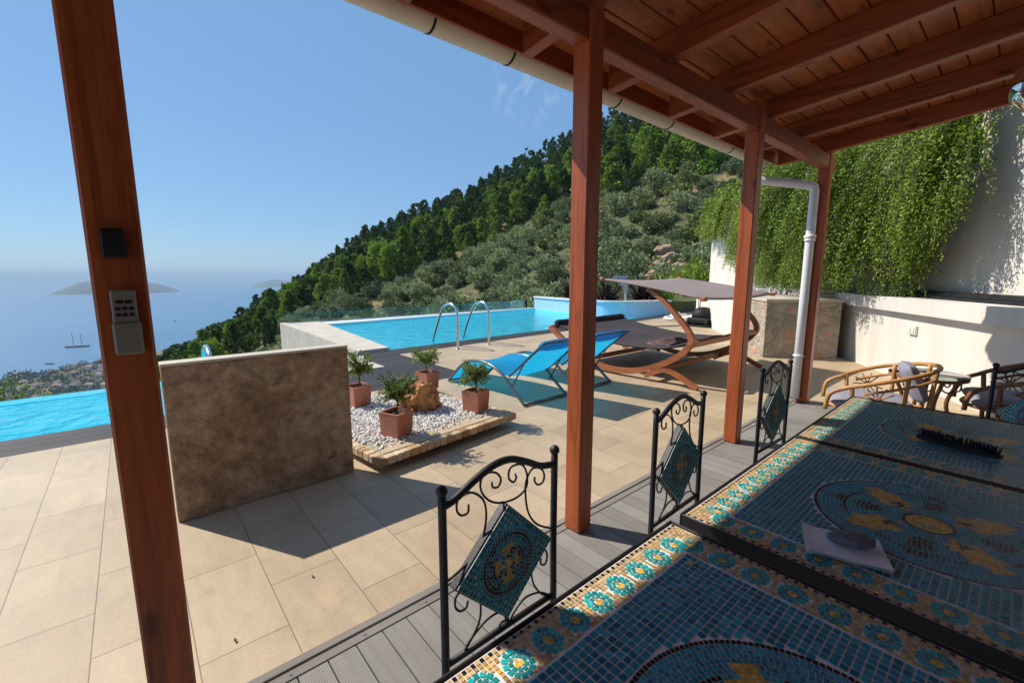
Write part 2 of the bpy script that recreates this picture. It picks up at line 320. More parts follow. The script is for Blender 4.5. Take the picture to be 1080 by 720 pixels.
# ------------------------------------------------------------------ mesh builder
class MB:
    def __init__(s): s.v = []; s.f = []; s.m = []; s.sm = []
    def add(s, vs, fs, mi=0, smooth=False):
        b = len(s.v); s.v += [tuple(x) for x in vs]
        for f in fs: s.f.append(tuple(i+b for i in f)); s.m.append(mi); s.sm.append(smooth)
        return s
    def box(s, x0, x1, y0, y1, z0, z1, mi=0, mat=None):
        vs = [(x, y, z) for z in (z0, z1) for y in (y0, y1) for x in (x0, x1)]
        if mat is not None: vs = [mat @ Vector(v) for v in vs]
        return s.add(vs, [(0, 2, 3, 1), (4, 5, 7, 6), (0, 1, 5, 4), (2, 6, 7, 3), (0, 4, 6, 2), (1, 3, 7, 5)], mi)
    def bbox(s, x0, x1, y0, y1, z0, z1, b=.006, mi=0, mat=None):   # box with chamfered edges
        c = ((x0+x1)/2, (y0+y1)/2, (z0+z1)/2); h = ((x1-x0)/2, (y1-y0)/2, (z1-z0)/2)
        b = min(b, *[q*.45 for q in h])
        vs = []; idx = {}
        for sx in (-1, 1):
            for sy in (-1, 1):
                for sz in (-1, 1):
                    sg = (sx, sy, sz)
                    for a in range(3):
                        p = [c[i]+sg[i]*(h[i]-(0 if i == a else b)) for i in range(3)]
                        idx[(sx, sy, sz, a)] = len(vs); vs.append(mat @ Vector(p) if mat is not None else p)
        fs = []
        S = (-1, 1)
        def face(a, s0):
            o = [i for i in range(3) if i != a]; q = []
            for u, w in ((-1, -1), (1, -1), (1, 1), (-1, 1)):
                k = [0, 0, 0]; k[a] = s0; k[o[0]] = u; k[o[1]] = w; q.append(idx[(*k, a)])
            flip = (s0 > 0) == (a == 1)
            return tuple(q[::-1]) if flip else tuple(q)
        for a in range(3):
            for s0 in S: fs.append(face(a, s0))
        for a in range(3):
            o = [i for i in range(3) if i != a]
            for u in S:
                for w in S:
                    k1 = [0]*3; k2 = [0]*3; k1[a] = -1; k2[a] = 1
                    for k in (k1, k2): k[o[0]] = u; k[o[1]] = w
                    q = (idx[(*k1, o[0])], idx[(*k2, o[0])], idx[(*k2, o[1])], idx[(*k1, o[1])])
                    fs.append(q)
        for sx in S:
            for sy in S:
                for sz in S: fs.append(tuple(idx[(sx, sy, sz, a)] for a in range(3)))
        return s.add(vs, fs, mi)
    def prism(s, pts, z0, z1, mi=0, top=None):
        n = len(pts)
        if sum(pts[i][0]*pts[(i+1) % n][1]-pts[(i+1) % n][0]*pts[i][1] for i in range(n)) < 0: pts = pts[::-1]
        vs = [(p[0], p[1], z0) for p in pts]+[(p[0], p[1], z1) for p in pts]
        s.add(vs, [tuple(range(n-1, -1, -1))]+[(i, (i+1) % n, n+(i+1) % n, n+i) for i in range(n)], mi)
        s.f.append(tuple(len(s.v)-n+i for i in range(n))); s.m.append(mi if top is None else top); s.sm.append(False)
        return s
    def sweep(s, path, sec, mi=0, closed=False, smooth=True, up=None, caps=True, scale=None):
        P = [Vector(p) for p in path]; n = len(P); k = len(sec)
        T = []
        for i in range(n):
            a = P[(i-1) % n] if (closed or i > 0) else P[i]
            b = P[(i+1) % n] if (closed or i < n-1) else P[i]
            d = b-a; T.append(d.normalized() if d.length > 1e-9 else Vector((0, 0, 1)))
        nrm = Vector(up) if up else (Vector((0, 0, 1)) if abs(T[0].z) < .9 else Vector((1, 0, 0)))
        nrm = (nrm-T[0]*nrm.dot(T[0])).normalized(); vs = []
        for i in range(n):
            if up: nn = Vector(up); nrm = (nn-T[i]*nn.dot(T[i])).normalized()
            else:
                nrm = nrm-T[i]*nrm.dot(T[i]); nrm.normalize()
            bn = T[i].cross(nrm); sc = scale[i] if scale else 1
            for (u, w) in sec: vs.append(P[i]+nrm*u*sc+bn*w*sc)
        fs = []
        for i in range(n if closed else n-1):
            j = (i+1) % n
            for q in range(k):
                r = (q+1) % k; fs.append((i*k+q, j*k+q, j*k+r, i*k+r)[::-1])
        s.add(vs, fs, mi, smooth)
        if caps and not closed:
            b = len(s.v)-n*k
            s.f.append(tuple(b+q for q in range(k))[::-1]); s.m.append(mi); s.sm.append(False)
            s.f.append(tuple(b+(n-1)*k+q for q in range(k))); s.m.append(mi); s.sm.append(False)
        return s
    def tube(s, path, r, n=10, mi=0, closed=False, scale=None):
        return s.sweep(path, [(r*math.cos(2*math.pi*i/n), r*math.sin(2*math.pi*i/n)) for i in range(n)], mi, closed, True, None, True, scale)
    def lathe(s, prof, c, n=20, mi=0, smooth=True):
        vs = [(c[0]+r*math.cos(2*math.pi*i/n), c[1]+r*math.sin(2*math.pi*i/n), c[2]+z) for r, z in prof for i in range(n)]
        fs = [(j*n+i, j*n+(i+1) % n, (j+1)*n+(i+1) % n, (j+1)*n+i) for j in range(len(prof)-1) for i in range(n)]
        s.add(vs, fs, mi, smooth)
        for j, fl in ((0, True), (len(prof)-1, False)):
            if prof[j][0] > 1e-4:
                b = len(s.v)-len(vs)+j*n; q = tuple(b+i for i in range(n)); s.f.append(q[::-1] if fl else q); s.m.append(mi); s.sm.append(False)
        return s
    def leaf(s, p, d, w, l, up, mi=0):                    # diamond leaf starting at p along d
        d = d.normalized(); sd = d.cross(up)
        if sd.length < 1e-4: sd = d.cross(Vector((1, .3, .2)))
        sd.normalize(); q = p+d*l*.5
        return s.add([p, q+sd*w*.5, p+d*l, q-sd*w*.5], [(0, 1, 2, 3)], mi)
    def build(s, name, mats, parent=None, loc=None, bevel=0):
        o0 = Vector((0, 0, 0))
        if parent is not None:
            q = parent
            while q is not None: o0 = o0+q.location; q = q.parent
        if loc is not None: o0 = Vector(loc)
        me = bpy.data.meshes.new(name)
        me.from_pydata([(v[0]-o0.x, v[1]-o0.y, v[2]-o0.z) for v in s.v], [], s.f)
        if not isinstance(mats, (list, tuple)): mats = [mats]
        for m in mats: me.materials.append(m)
        me.polygons.foreach_set('material_index', s.m); me.polygons.foreach_set('use_smooth', s.sm)
        me.update()
        o = bpy.data.objects.new(name, me); COL.objects.link(o)
        if parent is not None: o.parent = parent
        elif loc is not None: o.location = loc
        return o
def tag(o, label=None, cat=None, group=None, kind=None):
    for k, v in (('label', label), ('category', cat), ('group', group), ('kind', kind)):
        if v: o[k] = v
    return o
def thing(name, loc, label, cat, group=None):
    o = bpy.data.objects.new(name, None); o.empty_display_size = .1; COL.objects.link(o); o.location = loc
    return tag(o, label, cat, group)
def copy_tree(o, parent=None):
    c = o.copy(); COL.objects.link(c)
    if parent is not None: c.parent = parent
    for ch in list(o.children): copy_tree(ch, c)
    return c
def place(o, loc, rz=0, label=None, sc=None):
    o.location = loc; o.rotation_euler = (0, 0, rz)
    if sc: o.scale = (sc, sc, sc)
    if label: o['label'] = label
    return o
def smooth(pts, n=6, closed=False):                       # Catmull-Rom through points
    P = [Vector(p) for p in pts]; out = []; N = len(P)
    for i in range(N if closed else N-1):
        g = lambda k: P[k % N] if closed else P[max(0, min(N-1, k))]
        p0, p1, p2, p3 = g(i-1), g(i), g(i+1), g(i+2)
        for t in range(n):
            t /= n
            out.append(.5*((2*p1)+(p2-p0)*t+(2*p0-5*p1+4*p2-p3)*t*t+(3*p1-p0-3*p2+p3)*t**3))
    if not closed: out.append(P[-1])
    return out
def rv(): 
    while True:
        v = Vector((random.uniform(-1, 1), random.uniform(-1, 1), random.uniform(-1, 1)))
        if .01 < v.length < 1: return v.normalized()

# ================================================================== TERRACE FLOORS AND POOLS
def E_(x): return 7.72+.056*(x-3.6)                      # near edge line of the long pool
mb = MB()
mb.prism([(-9, 1.613), (20, 1.613), (20, 5.05), (-9, 5.05)], -.08, 0)
mb.prism([(5.72, -6), (20, -6), (20, 1.613), (5.72, 1.613)], -.08, 0)
mb.prism([(3.552, 5.05), (20, 5.05), (20, 8.4), (14.65, 8.4), (14.6, 7.85), (3.552, 7.2)], -.08, 0)
tag(mb.build('terrace_tiles', MAT['tiles']), kind='structure')
mb = MB()
def boards_y(x0, x1, y0, y1, w, z0, z1):
    x = x0
    while x < x1-.02:
        mb.box(x+.0025, min(x+w, x1)-.0025, y0, y1, z0, z1); x += w
boards_y(-3.15, 5.70, -5.1, 1.52, .105, -.03, .002)
tag(mb.build('deck', MAT['deck']), kind='structure')
mb = MB()
x = -3.15
while x < 5.6:
    mb.bbox(x+.002, min(x+2.2, 5.7)-.002, 1.524, 1.567, -.03, .004, .003)
    mb.bbox(x+.002, min(x+2.2, 5.7)-.002, 1.571, 1.611, -.03, .008, .003); x += 2.2
tag(mb.build('deck_edge_trim', MAT['trim']), kind='structure')
mb = MB()
x = .3
while x < 5.6:
    mb.lathe([(.0055, 0), (.004, .0025)], (x, 1.545, .0045), 8); x += .27
tag(mb.build('deck_screws', MAT['steel']), kind='structure')
mb = MB(); mb.box(-3.2, 5.74, -5.15, 1.612, -.2, -.035)
tag(mb.build('deck_base', MAT['black_plastic']), kind='structure')
# dark boards round the pools
mb = MB()
def bx(x0, x1, y0, y1, w=.14, z1=0.0, alongx=True):
    if alongx:
        y = y0
        while y < y1-.01: mb.box(x0, x1, y+.0025, min(y+w, y1)-.0025, -.04, z1); y += w
bx(-9, 1.45, 5.054, 5.565, .17); bx(1.453, 3.548, 5.054, 6.30); bx(1.453, 1.80, 6.303, 7.2); bx(2.86, 3.548, 6.303, 7.2)
for k in range(4):
    a, b = .013+k*.135, .013+(k+1)*.135-.005
    mb.prism([(2.9, 7.2+a*.9), (3.552, 7.2+a), (14.6, 7.83+a), (14.6, 7.83+b), (3.552, 7.2+b), (2.9, 7.2+b*.9)], -.04, 0)
tag(mb.build('dark_pool_boards', MAT['darkdeck']), kind='structure')
mb = MB(); mb.prism([(1.803, 6.303), (2.857, 6.303), (2.857, 7.2), (1.803, 7.2)], -.05, .012)
mb.prism([(1.453, 7.202), (2.9, 7.202), (3.0, 7.45), (1.453, 7.45)], -.05, .012)
tag(mb.build('stone_tile_patch', MAT['coping']), kind='structure')
# lower (left) infinity pool
mb = MB()
def trough(x0, x1, y0, y1, zb, zt):
    mb.add([(x0, y0, zb), (x1, y0, zb), (x1, y1, zb), (x0, y1, zb), (x0, y0, zt), (x1, y0, zt), (x1, y1, zt), (x0, y1, zt)],
           [(0, 1, 2, 3), (0, 4, 5, 1), (1, 5, 6, 2), (2, 6, 7, 3), (3, 7, 4, 0)])
trough(-9, 1.449, 5.568, 7.16, -1.3, -.012)
tag(mb.build('infinity_pool_shell', MAT['poolshell']), kind='structure')
mb = MB(); mb.box(-9.2, 1.449, 7.163, 7.46, -4, -.022)
tag(mb.build('infinity_pool_lip', MAT['paleblue']), kind='structure')
mb = MB(); mb.add([(-9, 5.567, -.02), (1.448, 5.567, -.02), (1.448, 7.47, -.018), (-9, 7.47, -.018)], [(0, 1, 2, 3)])
tag(mb.build('infinity_pool_water', MAT['water']), kind='structure')
# long (right) pool
near = [(3.6, 7.72), (6, E_(6)), (9, E_(9)), (12, E_(12)), (14.6, E_(14.6))]
endw = [(14.6, E_(14.6)), (13.6, 8.75), (12.9, 9.1), (12.5, 9.6), (12.45, 10.6), (12.6, 11.8), (12.9, 13.5)]
far_ = [(12.9, 13.5), (9, 13.2), (4.1, 12.85)]
outline = near+endw[1:]+far_[1:]
mb = MB(); n = len(outline)
mb.add([(x, y, -1.4) for x, y in outline]+[(x, y, -.005) for x, y in outline], [tuple(range(n))]+[(i, n+i, n+(i+1) % n, (i+1) % n) for i in range(n)])
tag(mb.build('long_pool_shell', MAT['poolshell']), kind='structure')
mb = MB(); mb.add([(x, y, -.045) for x, y in outline], [tuple(range(n))])
tag(mb.build('long_pool_water', MAT['water']), kind='structure')
mb = MB(); mb.prism([(3.0, 7.7), (3.597, 7.722), (4.097, 12.85), (4.15, 13.75), (3.15, 13.75)], -5, .055)
tag(mb.build('pool_end_coping', [MAT['coping']]), kind='structure')
mb = MB(); mb.prism([(4.1, 12.853), (9, 13.203), (12.9, 13.503), (12.9, 13.95), (4.153, 13.75)], -5, .03)
tag(mb.build('pool_far_coping', MAT['white_paint']), kind='structure')
# raised far end of the pool with a white rim and planting bed behind
mb = MB(); ez = smooth([(*p, 0) for p in endw], 4)
mb.sweep([(p.x+.08, p.y+.02, .2) for p in ez], [(-.28, -.06), (.26, -.06), (.26, .06), (-.28, .06)], up=(0, 0, 1), smooth=False)
o = mb.build('raised_pool_wall', MAT['paleblue'])
tag(o, 'curved pale blue raised wall closing the far end of the long pool', 'pool wall')
mb2 = MB(); mb2.sweep([(p.x+.11, p.y+.02, .487) for p in ez], [(-.025, -.14), (.025, -.14), (.025, .14), (-.025, .14)], up=(0, 0, 1), smooth=False)
mb2.build('rim', MAT['white_paint'], o)
mb = MB(); mb.prism([(14.75, 8.45), (13.7, 8.9), (13.1, 9.25), (12.7, 9.75), (12.7, 11.5), (13.05, 13.6), (24, 16), (24, 8.45)], -5, .40)
tag(mb.build('planting_bed', MAT['terrain']), kind='structure')
mb = MB()
mb.prism([(-9.2, -6), (20, -6), (20, 5.0), (-9.2, 5.0)], -6, -.21); mb.prism([(1.455, 5.0), (20, 5.0), (20, 7.1), (3, 7.1), (2.9, 7.44), (1.455, 7.44)], -6, -.21)
tag(mb.build('terrace_foundation', MAT['white_wall']), kind='structure')

# ---------------- pool glass fence
f = thing('glass_fence', (3.3, 13.85, .03), 'low frameless glass fence along the far edge of the long pool', 'glass fence')
xa = 3.25
while xa < 12.8:
    xb = min(xa+1.58, 12.85); y0 = 13.70+.018*(xa-3.25); y1 = 13.70+.018*(xb-3.25)
    mb = MB(); mb.sweep([(xa, y0, .18), (xb-.03, y1, .18)], [(-.15, -.006), (.17, -.006), (.17, .006), (-.15, .006)], up=(0, 0, 1), smooth=False)
    mb.build('glass_panel', MAT['glass'], f); xa = xb
# ---------------- pool ladders
lad = thing('pool_ladder', (4.65, 7.2, 0), 'pair of bent steel grab rails at the near edge of the long pool', 'pool ladder')
for X, dy in ((4.65, 0), (5.44, .05)):
    mb = MB()
    mb.tube(smooth([(X, 6.98+dy, .005), (X, 6.98+dy, .35), (X, 6.98+dy, .66), (X, 7.07+dy, .81), (X, 7.28+dy, .85), (X, 7.47+dy, .76), (X, 7.62+dy, .56), (X, 7.78+dy, .28), (X, 7.9+dy, 0), (X, 7.95+dy, -.35), (X, 7.95+dy, -1)], 5), .025, 12)
    r_ = mb.build('rail', MAT['steel'], lad)
    mb = MB(); mb.lathe([(.045, 0), (.045, .012), (.024, .02)], (X, 6.98+dy, .001), 16); mb.build('floor_flange', MAT['steel'], r_)
mb = MB()
for z in (-.35, -.65): mb.box(4.66, 5.43, 7.93, 8.03, z-.015, z+.015)
mb.build('steps', MAT['steel'], lad)
mb = MB()
mb.tube(smooth([(.57, 5.42, 0), (.57, 5.42, .45), (.57, 5.55, .60), (.57, 5.78, .63), (.57, 5.98, .55), (.57, 6.1, .3), (.57, 6.2, -.1), (.57, 6.2, -.7)], 6), .023, 12)
tag(mb.build('pool_handrail', MAT['steel'], loc=(.57, 5.42, 0)), 'bent steel handrail whose top shows above the brown concrete wall', 'handrail')

# ---------------- brown freestanding wall
w = thing('concrete_wall', (.6, 3.15, 0), 'short freestanding brown stained concrete wall on the tiles, left of the planter', 'wall')
mb = MB(); mb.bbox(.085, 1.10, 3.01, 3.12, 0, .905, .006); mb.build('wall_body', MAT['rusty'], w)
mb = MB(); mb.bbox(.083, 1.102, 3.008, 3.125, .906, .922, .004); mb.build('top_coping', MAT['coping'], w)

# ================================================================== VERANDA
SL = .105
def zb(y): return 2.615+(1.42-y)*SL                       # underside of the rafters
ver = thing('timber_veranda', (1.775, 1.495, 0), 'reddish brown timber veranda roof on square posts over the dining tables', 'veranda')
for X in (-2.0, -.015, 1.775, 3.76, 5.57):
    mb = MB(); mb.bbox(X-.052, X+.052, 1.442, 1.548, .006, 2.70, .006); p = mb.build('post', MAT['wood_z'], ver)
mb = MB(); mb.bbox(-2.9, 5.74, 1.452, 1.538, 2.475, 2.612, .006); mb.build('beam', MAT['wood_x_shade'], ver)
sh = lambda y: Matrix.Translation((0, 0, 0))
def sloped(x0, x1, y0, y1, h0, h1, b=.004, mi=0, mb=None):
    m = Matrix(((1, 0, 0, 0), (0, 1, 0, 0), (0, -SL, 1, 2.615+1.42*SL), (0, 0, 0, 1)))
    mb.bbox(x0, x1, y0, y1, h0, h1, b, mi, m)
for k in range(11):
    X = 5.44-.738*k
    mb = MB(); sloped(X-.036, X+.036, -5.1, 1.90, 0, .145, .005, mb=mb)
    mb.build('rafter', MAT['wood_y_shade'], ver)
mb = MB(); y = -5.1
while y < 2.0:
    xx = -2.9
    while xx < 5.5:
        L_ = min(5.53, xx+random.choice((2.21, 2.95)))
        sloped(xx+.001, L_-.001, y+.002, y+.138, .1465, .167, .004, mb=mb); xx = L_
    y += .142
mb.build('ceiling_boards', MAT['ceiling'], ver)
mb = MB(); sloped(-3.0, 5.58, -5.2, 2.05, .168, .23, .01, mb=mb); mb.build('roof_covering', MAT['terracotta'], ver)
mb = MB(); mb.bbox(-2.98, 5.56, 1.945, 1.965, 2.598, 2.724, .003); mb.build('sun_block_fascia', MAT['wood_x_shade'], ver)  # board added to block sun leaking in between gutter and roof edge
g = thing('rain_gutter', (5.4, 2.04, 2.6), 'cream half round gutter along the veranda eave with a white downpipe', 'gutter')
mb = MB(); GY, GZ, GR = 2.035, 2.628, .066
sec = [(GR*math.sin(t), GR*math.cos(t)) for t in [math.pi*(.5+i/16*1.0) for i in range(17)]]
prof = [(-math.sin(math.pi*i/16)*GR, math.cos(math.pi*i/16)*GR) for i in range(17)]+[(-math.sin(math.pi*i/16)*(GR-.006), math.cos(math.pi*i/16)*(GR-.006)) for i in range(16, -1, -1)]
mb.sweep([(-3.0, GY, GZ), (1.0, GY, GZ), (5.35, GY, GZ)], prof, up=(0, 0, 1), smooth=True); mb.build('trough', MAT['gutter'], g)
mb = MB(); mb.lathe([(0, -.02), (.05, -.01), (GR, .02), (GR, .05)], (0, 0, 0), 20)
mt = Matrix.Translation((5.40, GY, GZ-.005)) @ Matrix.Rotation(R(-90), 4, 'Y')
mb.v = [tuple(mt @ Vector(v)) for v in mb.v]; mb.build('end_cap', MAT['gutter'], g)
for X in (-.9, .2, 1.22, 1.72, 2.7, 3.4, 4.5):
    mb = MB(); pr = [(-math.sin(math.pi*i/16)*(GR+.003), math.cos(math.pi*i/16)*(GR+.003)) for i in range(17)]+[(-math.sin(math.pi*i/16)*(GR+.0005), math.cos(math.pi*i/16)*(GR+.0005)) for i in range(16, -1, -1)]
    mb.sweep([(X, GY, GZ), (X+.012, GY, GZ)], pr, up=(0, 0, 1)); mb.build('bracket', MAT['black_plastic'], g)
mb = MB(); px, py = 5.47, 1.545
mb.tube([(5.2, GY, 2.58), (5.2, GY, 2.50)]+smooth([(5.2, GY, 2.46), (5.205, GY-.03, 2.41), (5.23, GY-.1, 2.385)], 4)+smooth([(px-.03, py+.09, 2.33), (px, py+.02, 2.31), (px, py, 2.25)], 5)+[(px, py, 1.2), (px, py, .06)], .043, 16)
dp = mb.build('downpipe', MAT['pipe'], g)
for z in (1.75, .52):
    mb = MB(); mb.lathe([(.05, 0), (.053, .002), (.053, .022), (.05, .024)], (px, py, z), 18); mb.box(px+.03, px+.06, py-.04, py-.035, z+.006, z+.018); mb.build('pipe_clip', MAT['pipe'], dp)
mb = MB(); mb.lathe([(.051, 0), (.056, .004), (.056, .03), (.051, .035)], (px, py, 1.78), 18); mb.build('pipe_socket', MAT['pipe'], dp)
# remote control and sensor on the near post
rc = thing('remote_control', (-.012, 1.436, 1.285), 'beige remote control in a wall holder on the nearest wooden post', 'remote control')
mb = MB(); mb.bbox(-.037, .011, 1.418, 1.434, 1.225, 1.365, .006); mb.build('remote_body', MAT['cream_plastic'], rc)
for r_, row in enumerate((1.336, 1.320, 1.305)):
    for q in range(2 if r_ == 0 else 3):
        cx = -.013+((q-.5)*.017 if r_ == 0 else (q-1)*.0125); hw = .0065 if r_ == 0 else .0042
        mb = MB(); mb.bbox(cx-hw, cx+hw, 1.4155, 1.419, row-.0042, row+.0042, .001); mb.build('button', MAT['black_plastic'], rc)
mb = MB(); mb.bbox(-.040, .015, 1.412, 1.4415, 1.208, 1.288, .005); mb.build('holder', MAT['cream_plastic'], rc)
mb = MB(); mb.bbox(-.040, .004, 1.415, 1.4415, 1.44, 1.508, .004)
tag(mb.build('sensor_box', MAT['black_plastic'], loc=(-.018, 1.44, 1.44)), 'small black box screwed to the nearest post above the remote control', 'sensor')
# pendant lamp
LX, LY, LZ = 2.62, .03, 2.10
pl = thing('pendant_lamp', (LX, LY, zb(LY)), 'clear glass jug pendant lamp hanging from the veranda ceiling', 'lamp')
mb = MB(); mb.lathe([(.034, .115), (.036, .10), (.06, .085), (.09, .05), (.104, .0), (.094, -.05), (.062, -.085), (.03, -.1), (.001, -.104)], (LX, LY, LZ), 28); mb.build('glass_shade', MAT['lampglass'], pl)
mb = MB(); mb.lathe([(.012, .19), (.035, .135), (.038, .115), (.02, .10)], (LX, LY, LZ), 16); cp = mb.build('cap', MAT['black_plastic'], pl)
mb = MB(); mb.tube([(LX, LY, LZ+.18), (LX, LY, zb(LY))], .004, 8); mb.build('cord', MAT['cable'], pl)
mb = MB(); mb.lathe([(.012, .10), (.018, .07), (.028, .02), (.022, -.02), (.001, -.03)], (LX, LY, LZ), 16); mb.build('bulb', MAT['lampglass'], cp)
# unseen house behind the camera, stone and doors made up to dim the veranda
hs = thing('house_wall', (1, -5.2, 0), 'unseen house wall behind the dining tables, with dark stone and doors added to dim the veranda', 'house')
mb = MB(); mb.box(-4, 5.7, -5.5, -5.16, -.05, 4.6); mb.build('wall', M('dimming_house_stone', (.20, .14, .09), (.12, .085, .055), 3, .9, .4, 40), hs)
mb = MB()
for q in (-3.4, -1.5, .4, 2.3, 4.2, 5.5): mb.box(q-.04, q+.04, -5.158, -5.09, 0, 2.35)
mb.box(-3.36, 5.46, -5.158, -5.095, 2.352, 2.44); mb.build('added_door_frame', MAT['wood_z'], hs)
mb = MB(); mb.box(-3.36, 5.46, -5.156, -5.14, .02, 2.35); mb.build('added_door_glass', M('dimming_door_glass', (.01, .011, .012), None, 3, .06), hs)

# ================================================================== RIGHT SIDE WALLS
def wallrun(mb, pts, z0, z1, thick, off=0):
    """vertical wall along a plan polyline, thickened to the right of travel"""
    P = [Vector((*p, 0)) for p in pts]; L_, Rr = [], []
    for i, p in enumerate(P):
        ds = []
        if i > 0: ds.append((p-P[i-1]).normalized())
        if i < len(P)-1: ds.append((P[i+1]-p).normalized())
        d = sum(ds, Vector()).normalized(); nn = Vector((d.y, -d.x, 0)); k = 1/max(.4, nn.dot(Vector((ds[0].y, -ds[0].x, 0))))
        L_.append(p+nn*off*k); Rr.append(p+nn*(off+thick)*k)
    mb.prism([(p.x, p.y) for p in L_]+[(p.x, p.y) for p in Rr[::-1]], z0, z1)
U = [(14.0, 6.62), (10.2, 2.15), (7.72, .27)]
U2 = [(8.74, 1.046), (6.9, -.35), (5.6, -1.33), (4.6, -2.1)]
W = [(9.5, 2.12), (6.3, 0.02), (5.2, -.70), (4.4, -1.22)]
def shift(p, d, a): return (p[0]+d[0]*a, p[1]+d[1]*a)
# walls are built so that "left of travel" is the hillside
mb = MB(); wallrun(mb, [(8.75, 1.053), U[1], U[0]], -.05, 3.55, .35, 0)
tag(mb.build('upper_wall', MAT['white_wall']), 'tall white rendered retaining wall behind the hanging creeper', 'wall')
hw = thing('villa_wall', (6.2, -.9, 0), 'white rendered house wall rising at the right beside the creeper', 'house')
mb = MB(); wallrun(mb, U2[::-1], -.05, 5.6, .35, .004); mb.build('wall', MAT['white_wall'], hw)
rw = thing('ledge_wall', (8.0, 1.13, 0), 'low white garden wall with a thick overhanging ledge behind the rattan chairs', 'wall')
mb = MB(); wallrun(mb, W[::-1], -.05, .91, .25, 0); mb.build('wall', MAT['white_wall'], rw)
mb = MB(); wallrun(mb, W[::-1], .912, 1.095, .85, -.10); mb.build('ledge', MAT['white_wall'], rw)
# rubble pier and the low wall running away to the pool end
P0, P1 = (8.13, 2.83), (8.95, 1.97)
dA = Vector((.812, .584)); P2 = (P0[0]+dA.x*1.9, P0[1]+dA.y*1.9); P3 = (P1[0]+dA.x*1.9, P1[1]+dA.y*1.9)
pr = thing('stone_pier', (8.6, 2.6, 0), 'rubble stone pier with a flat cap between the daybed and the white ledge wall', 'stone pier')
mb = MB(); mb.prism([P0, P1, P3, P2], -.05, .955); mb.build('masonry', MAT['rubble'], pr)
c_ = Vector(((P0[0]+P3[0])/2, (P0[1]+P3[1])/2))
mb = MB(); mb.prism([tuple(c_+(Vector(q)-c_)*1.035) for q in (P0, P1, P3, P2)], .957, 1.0); mb.build('cap_slab', MAT['coping'], pr)
lw = thing('low_wall', (11.5, 5.2, 0), 'low white wall behind the pool cleaner, continuing the rubble pier', 'wall')
mb = MB(); q0 = P2; q1 = (13.9, 6.95)
mb.prism([q0, q1, (14.35, 6.4), (10.3, 3.15)], -.05, .93); mb.build('wall', MAT['white_wall'], lw)
mb = MB(); mb.prism([(q0[0]-.03, q0[1]+.04), (q1[0]-.02, q1[1]+.05), (14.4, 6.38), (10.3, 3.12)], .932, .99); mb.build('coping', MAT['coping'], lw)
st = thing('stone_step', (9.75, 2.6, 1.0), 'stack of pale stone steps on top of the rubble pier under the creeper', 'steps')
ang = math.atan2(dA.y, dA.x)
for k in range(2):
    mb = MB(); m_ = Matrix.Translation((9.75+.1*k, 2.62-.02*k, 1.003+.075*k)) @ Matrix.Rotation(ang, 4, 'Z')
    mb.bbox(-.5, .5, -.25, .25, 0, .05, .006, mat=m_); mb.box(-.44, .44, -.2, .2, .05, .0745, mat=m_); mb.build('step', MAT['coping'], st)
# things on the ledge wall
dW = Vector((-.836, -.549, 0)); nW = Vector((-.549, .836, 0))
def onW(t, off, z): return Vector((9.5, 2.12, z))+dW*t+nW*off
mb = MB()
mb.sweep([onW(1.3, -.38, 1.135), onW(2.4, -.37, 1.14), onW(4.2, -.37, 1.14), onW(5.4, -.37, 1.14)], [(-.035, -.10), (.0, -.11), (.04, -.07), (.05, 0), (.04, .07), (0, .11), (-.035, .1)], up=(0, 0, 1), smooth=False)
mb.sweep([onW(1.25, -.26, 1.11), onW(3, -.25, 1.112), onW(5.4, -.25, 1.112)], [(-.012, -.05), (.02, -.04), (.02, .04), (-.012, .05)], up=(0, 0, 1), smooth=False)
tag(mb.build('cover_roll', MAT['black_plastic'], loc=onW(3, -.37, 1.1)), 'long black plastic cover lying along the back of the white ledge', 'cover')
sk = thing('wall_socket', onW(2.22, .004, .70), 'small pale twin power socket on the low white ledge wall', 'socket')
mS = Matrix.Translation(onW(2.25, 0, .70)) @ Matrix.Rotation(math.atan2(dW.y, dW.x), 4, 'Z')
mb = MB(); mb.bbox(-.085, .085, -.035, -.001, -.06, .06, .006, mat=mS); mb.build('box', MAT['socket'], sk)
for q in (-.038, .038):
    mb = MB(); mb.bbox(q-.03, q+.03, -.043, -.0355, -.035, .035, .004, mat=mS); mb.build('lid', MAT['socket'], sk)
# window in the villa wall
dV = Vector((-1.0, -.76, 0)).normalized(); nV = Vector((-dV.y*-1, 0, 0)); nV = Vector((-.605, .796, 0))
mW_ = Matrix.Translation((6.9, -.35, 0)) @ Matrix.Rotation(math.atan2(dV.y, dV.x), 4, 'Z')   # local x along wall, -y outward
wn = thing('villa_window', (6.9, -.35, 2.2), 'small window with bluish glass in the white wall right of the creeper', 'window')
mb = MB()
for a in ((-.1, -.06, 2.02, 2.62), (.64, .68, 2.02, 2.62)): mb.box(a[0], a[1], -.03, -.002, a[2], a[3], mat=mW_)
for a in ((2.02, 2.06), (2.58, 2.62)): mb.box(-.058, .638, -.028, -.002, a[0], a[1], mat=mW_)
mb.build('frame', MAT['white_paint'], wn)
mb = MB(); mb.box(-.058, .638, -.012, -.001, 2.062, 2.578, mat=mW_); mb.build('pane', M('window_glass_blue', (.06, .12, .2), (.05, .1, .17), 3, .08), wn)
mb = MB(); mb.bbox(-.16, .74, -.09, -.002, 1.965, 2.016, .006, mat=mW_); mb.build('sill', MAT['coping'], wn)
mb = MB(); mb.bbox(-.16, .74, -.12, -.002, 2.624, 2.69, .006, mat=mW_); mb.build('lintel', MAT['coping'], wn)

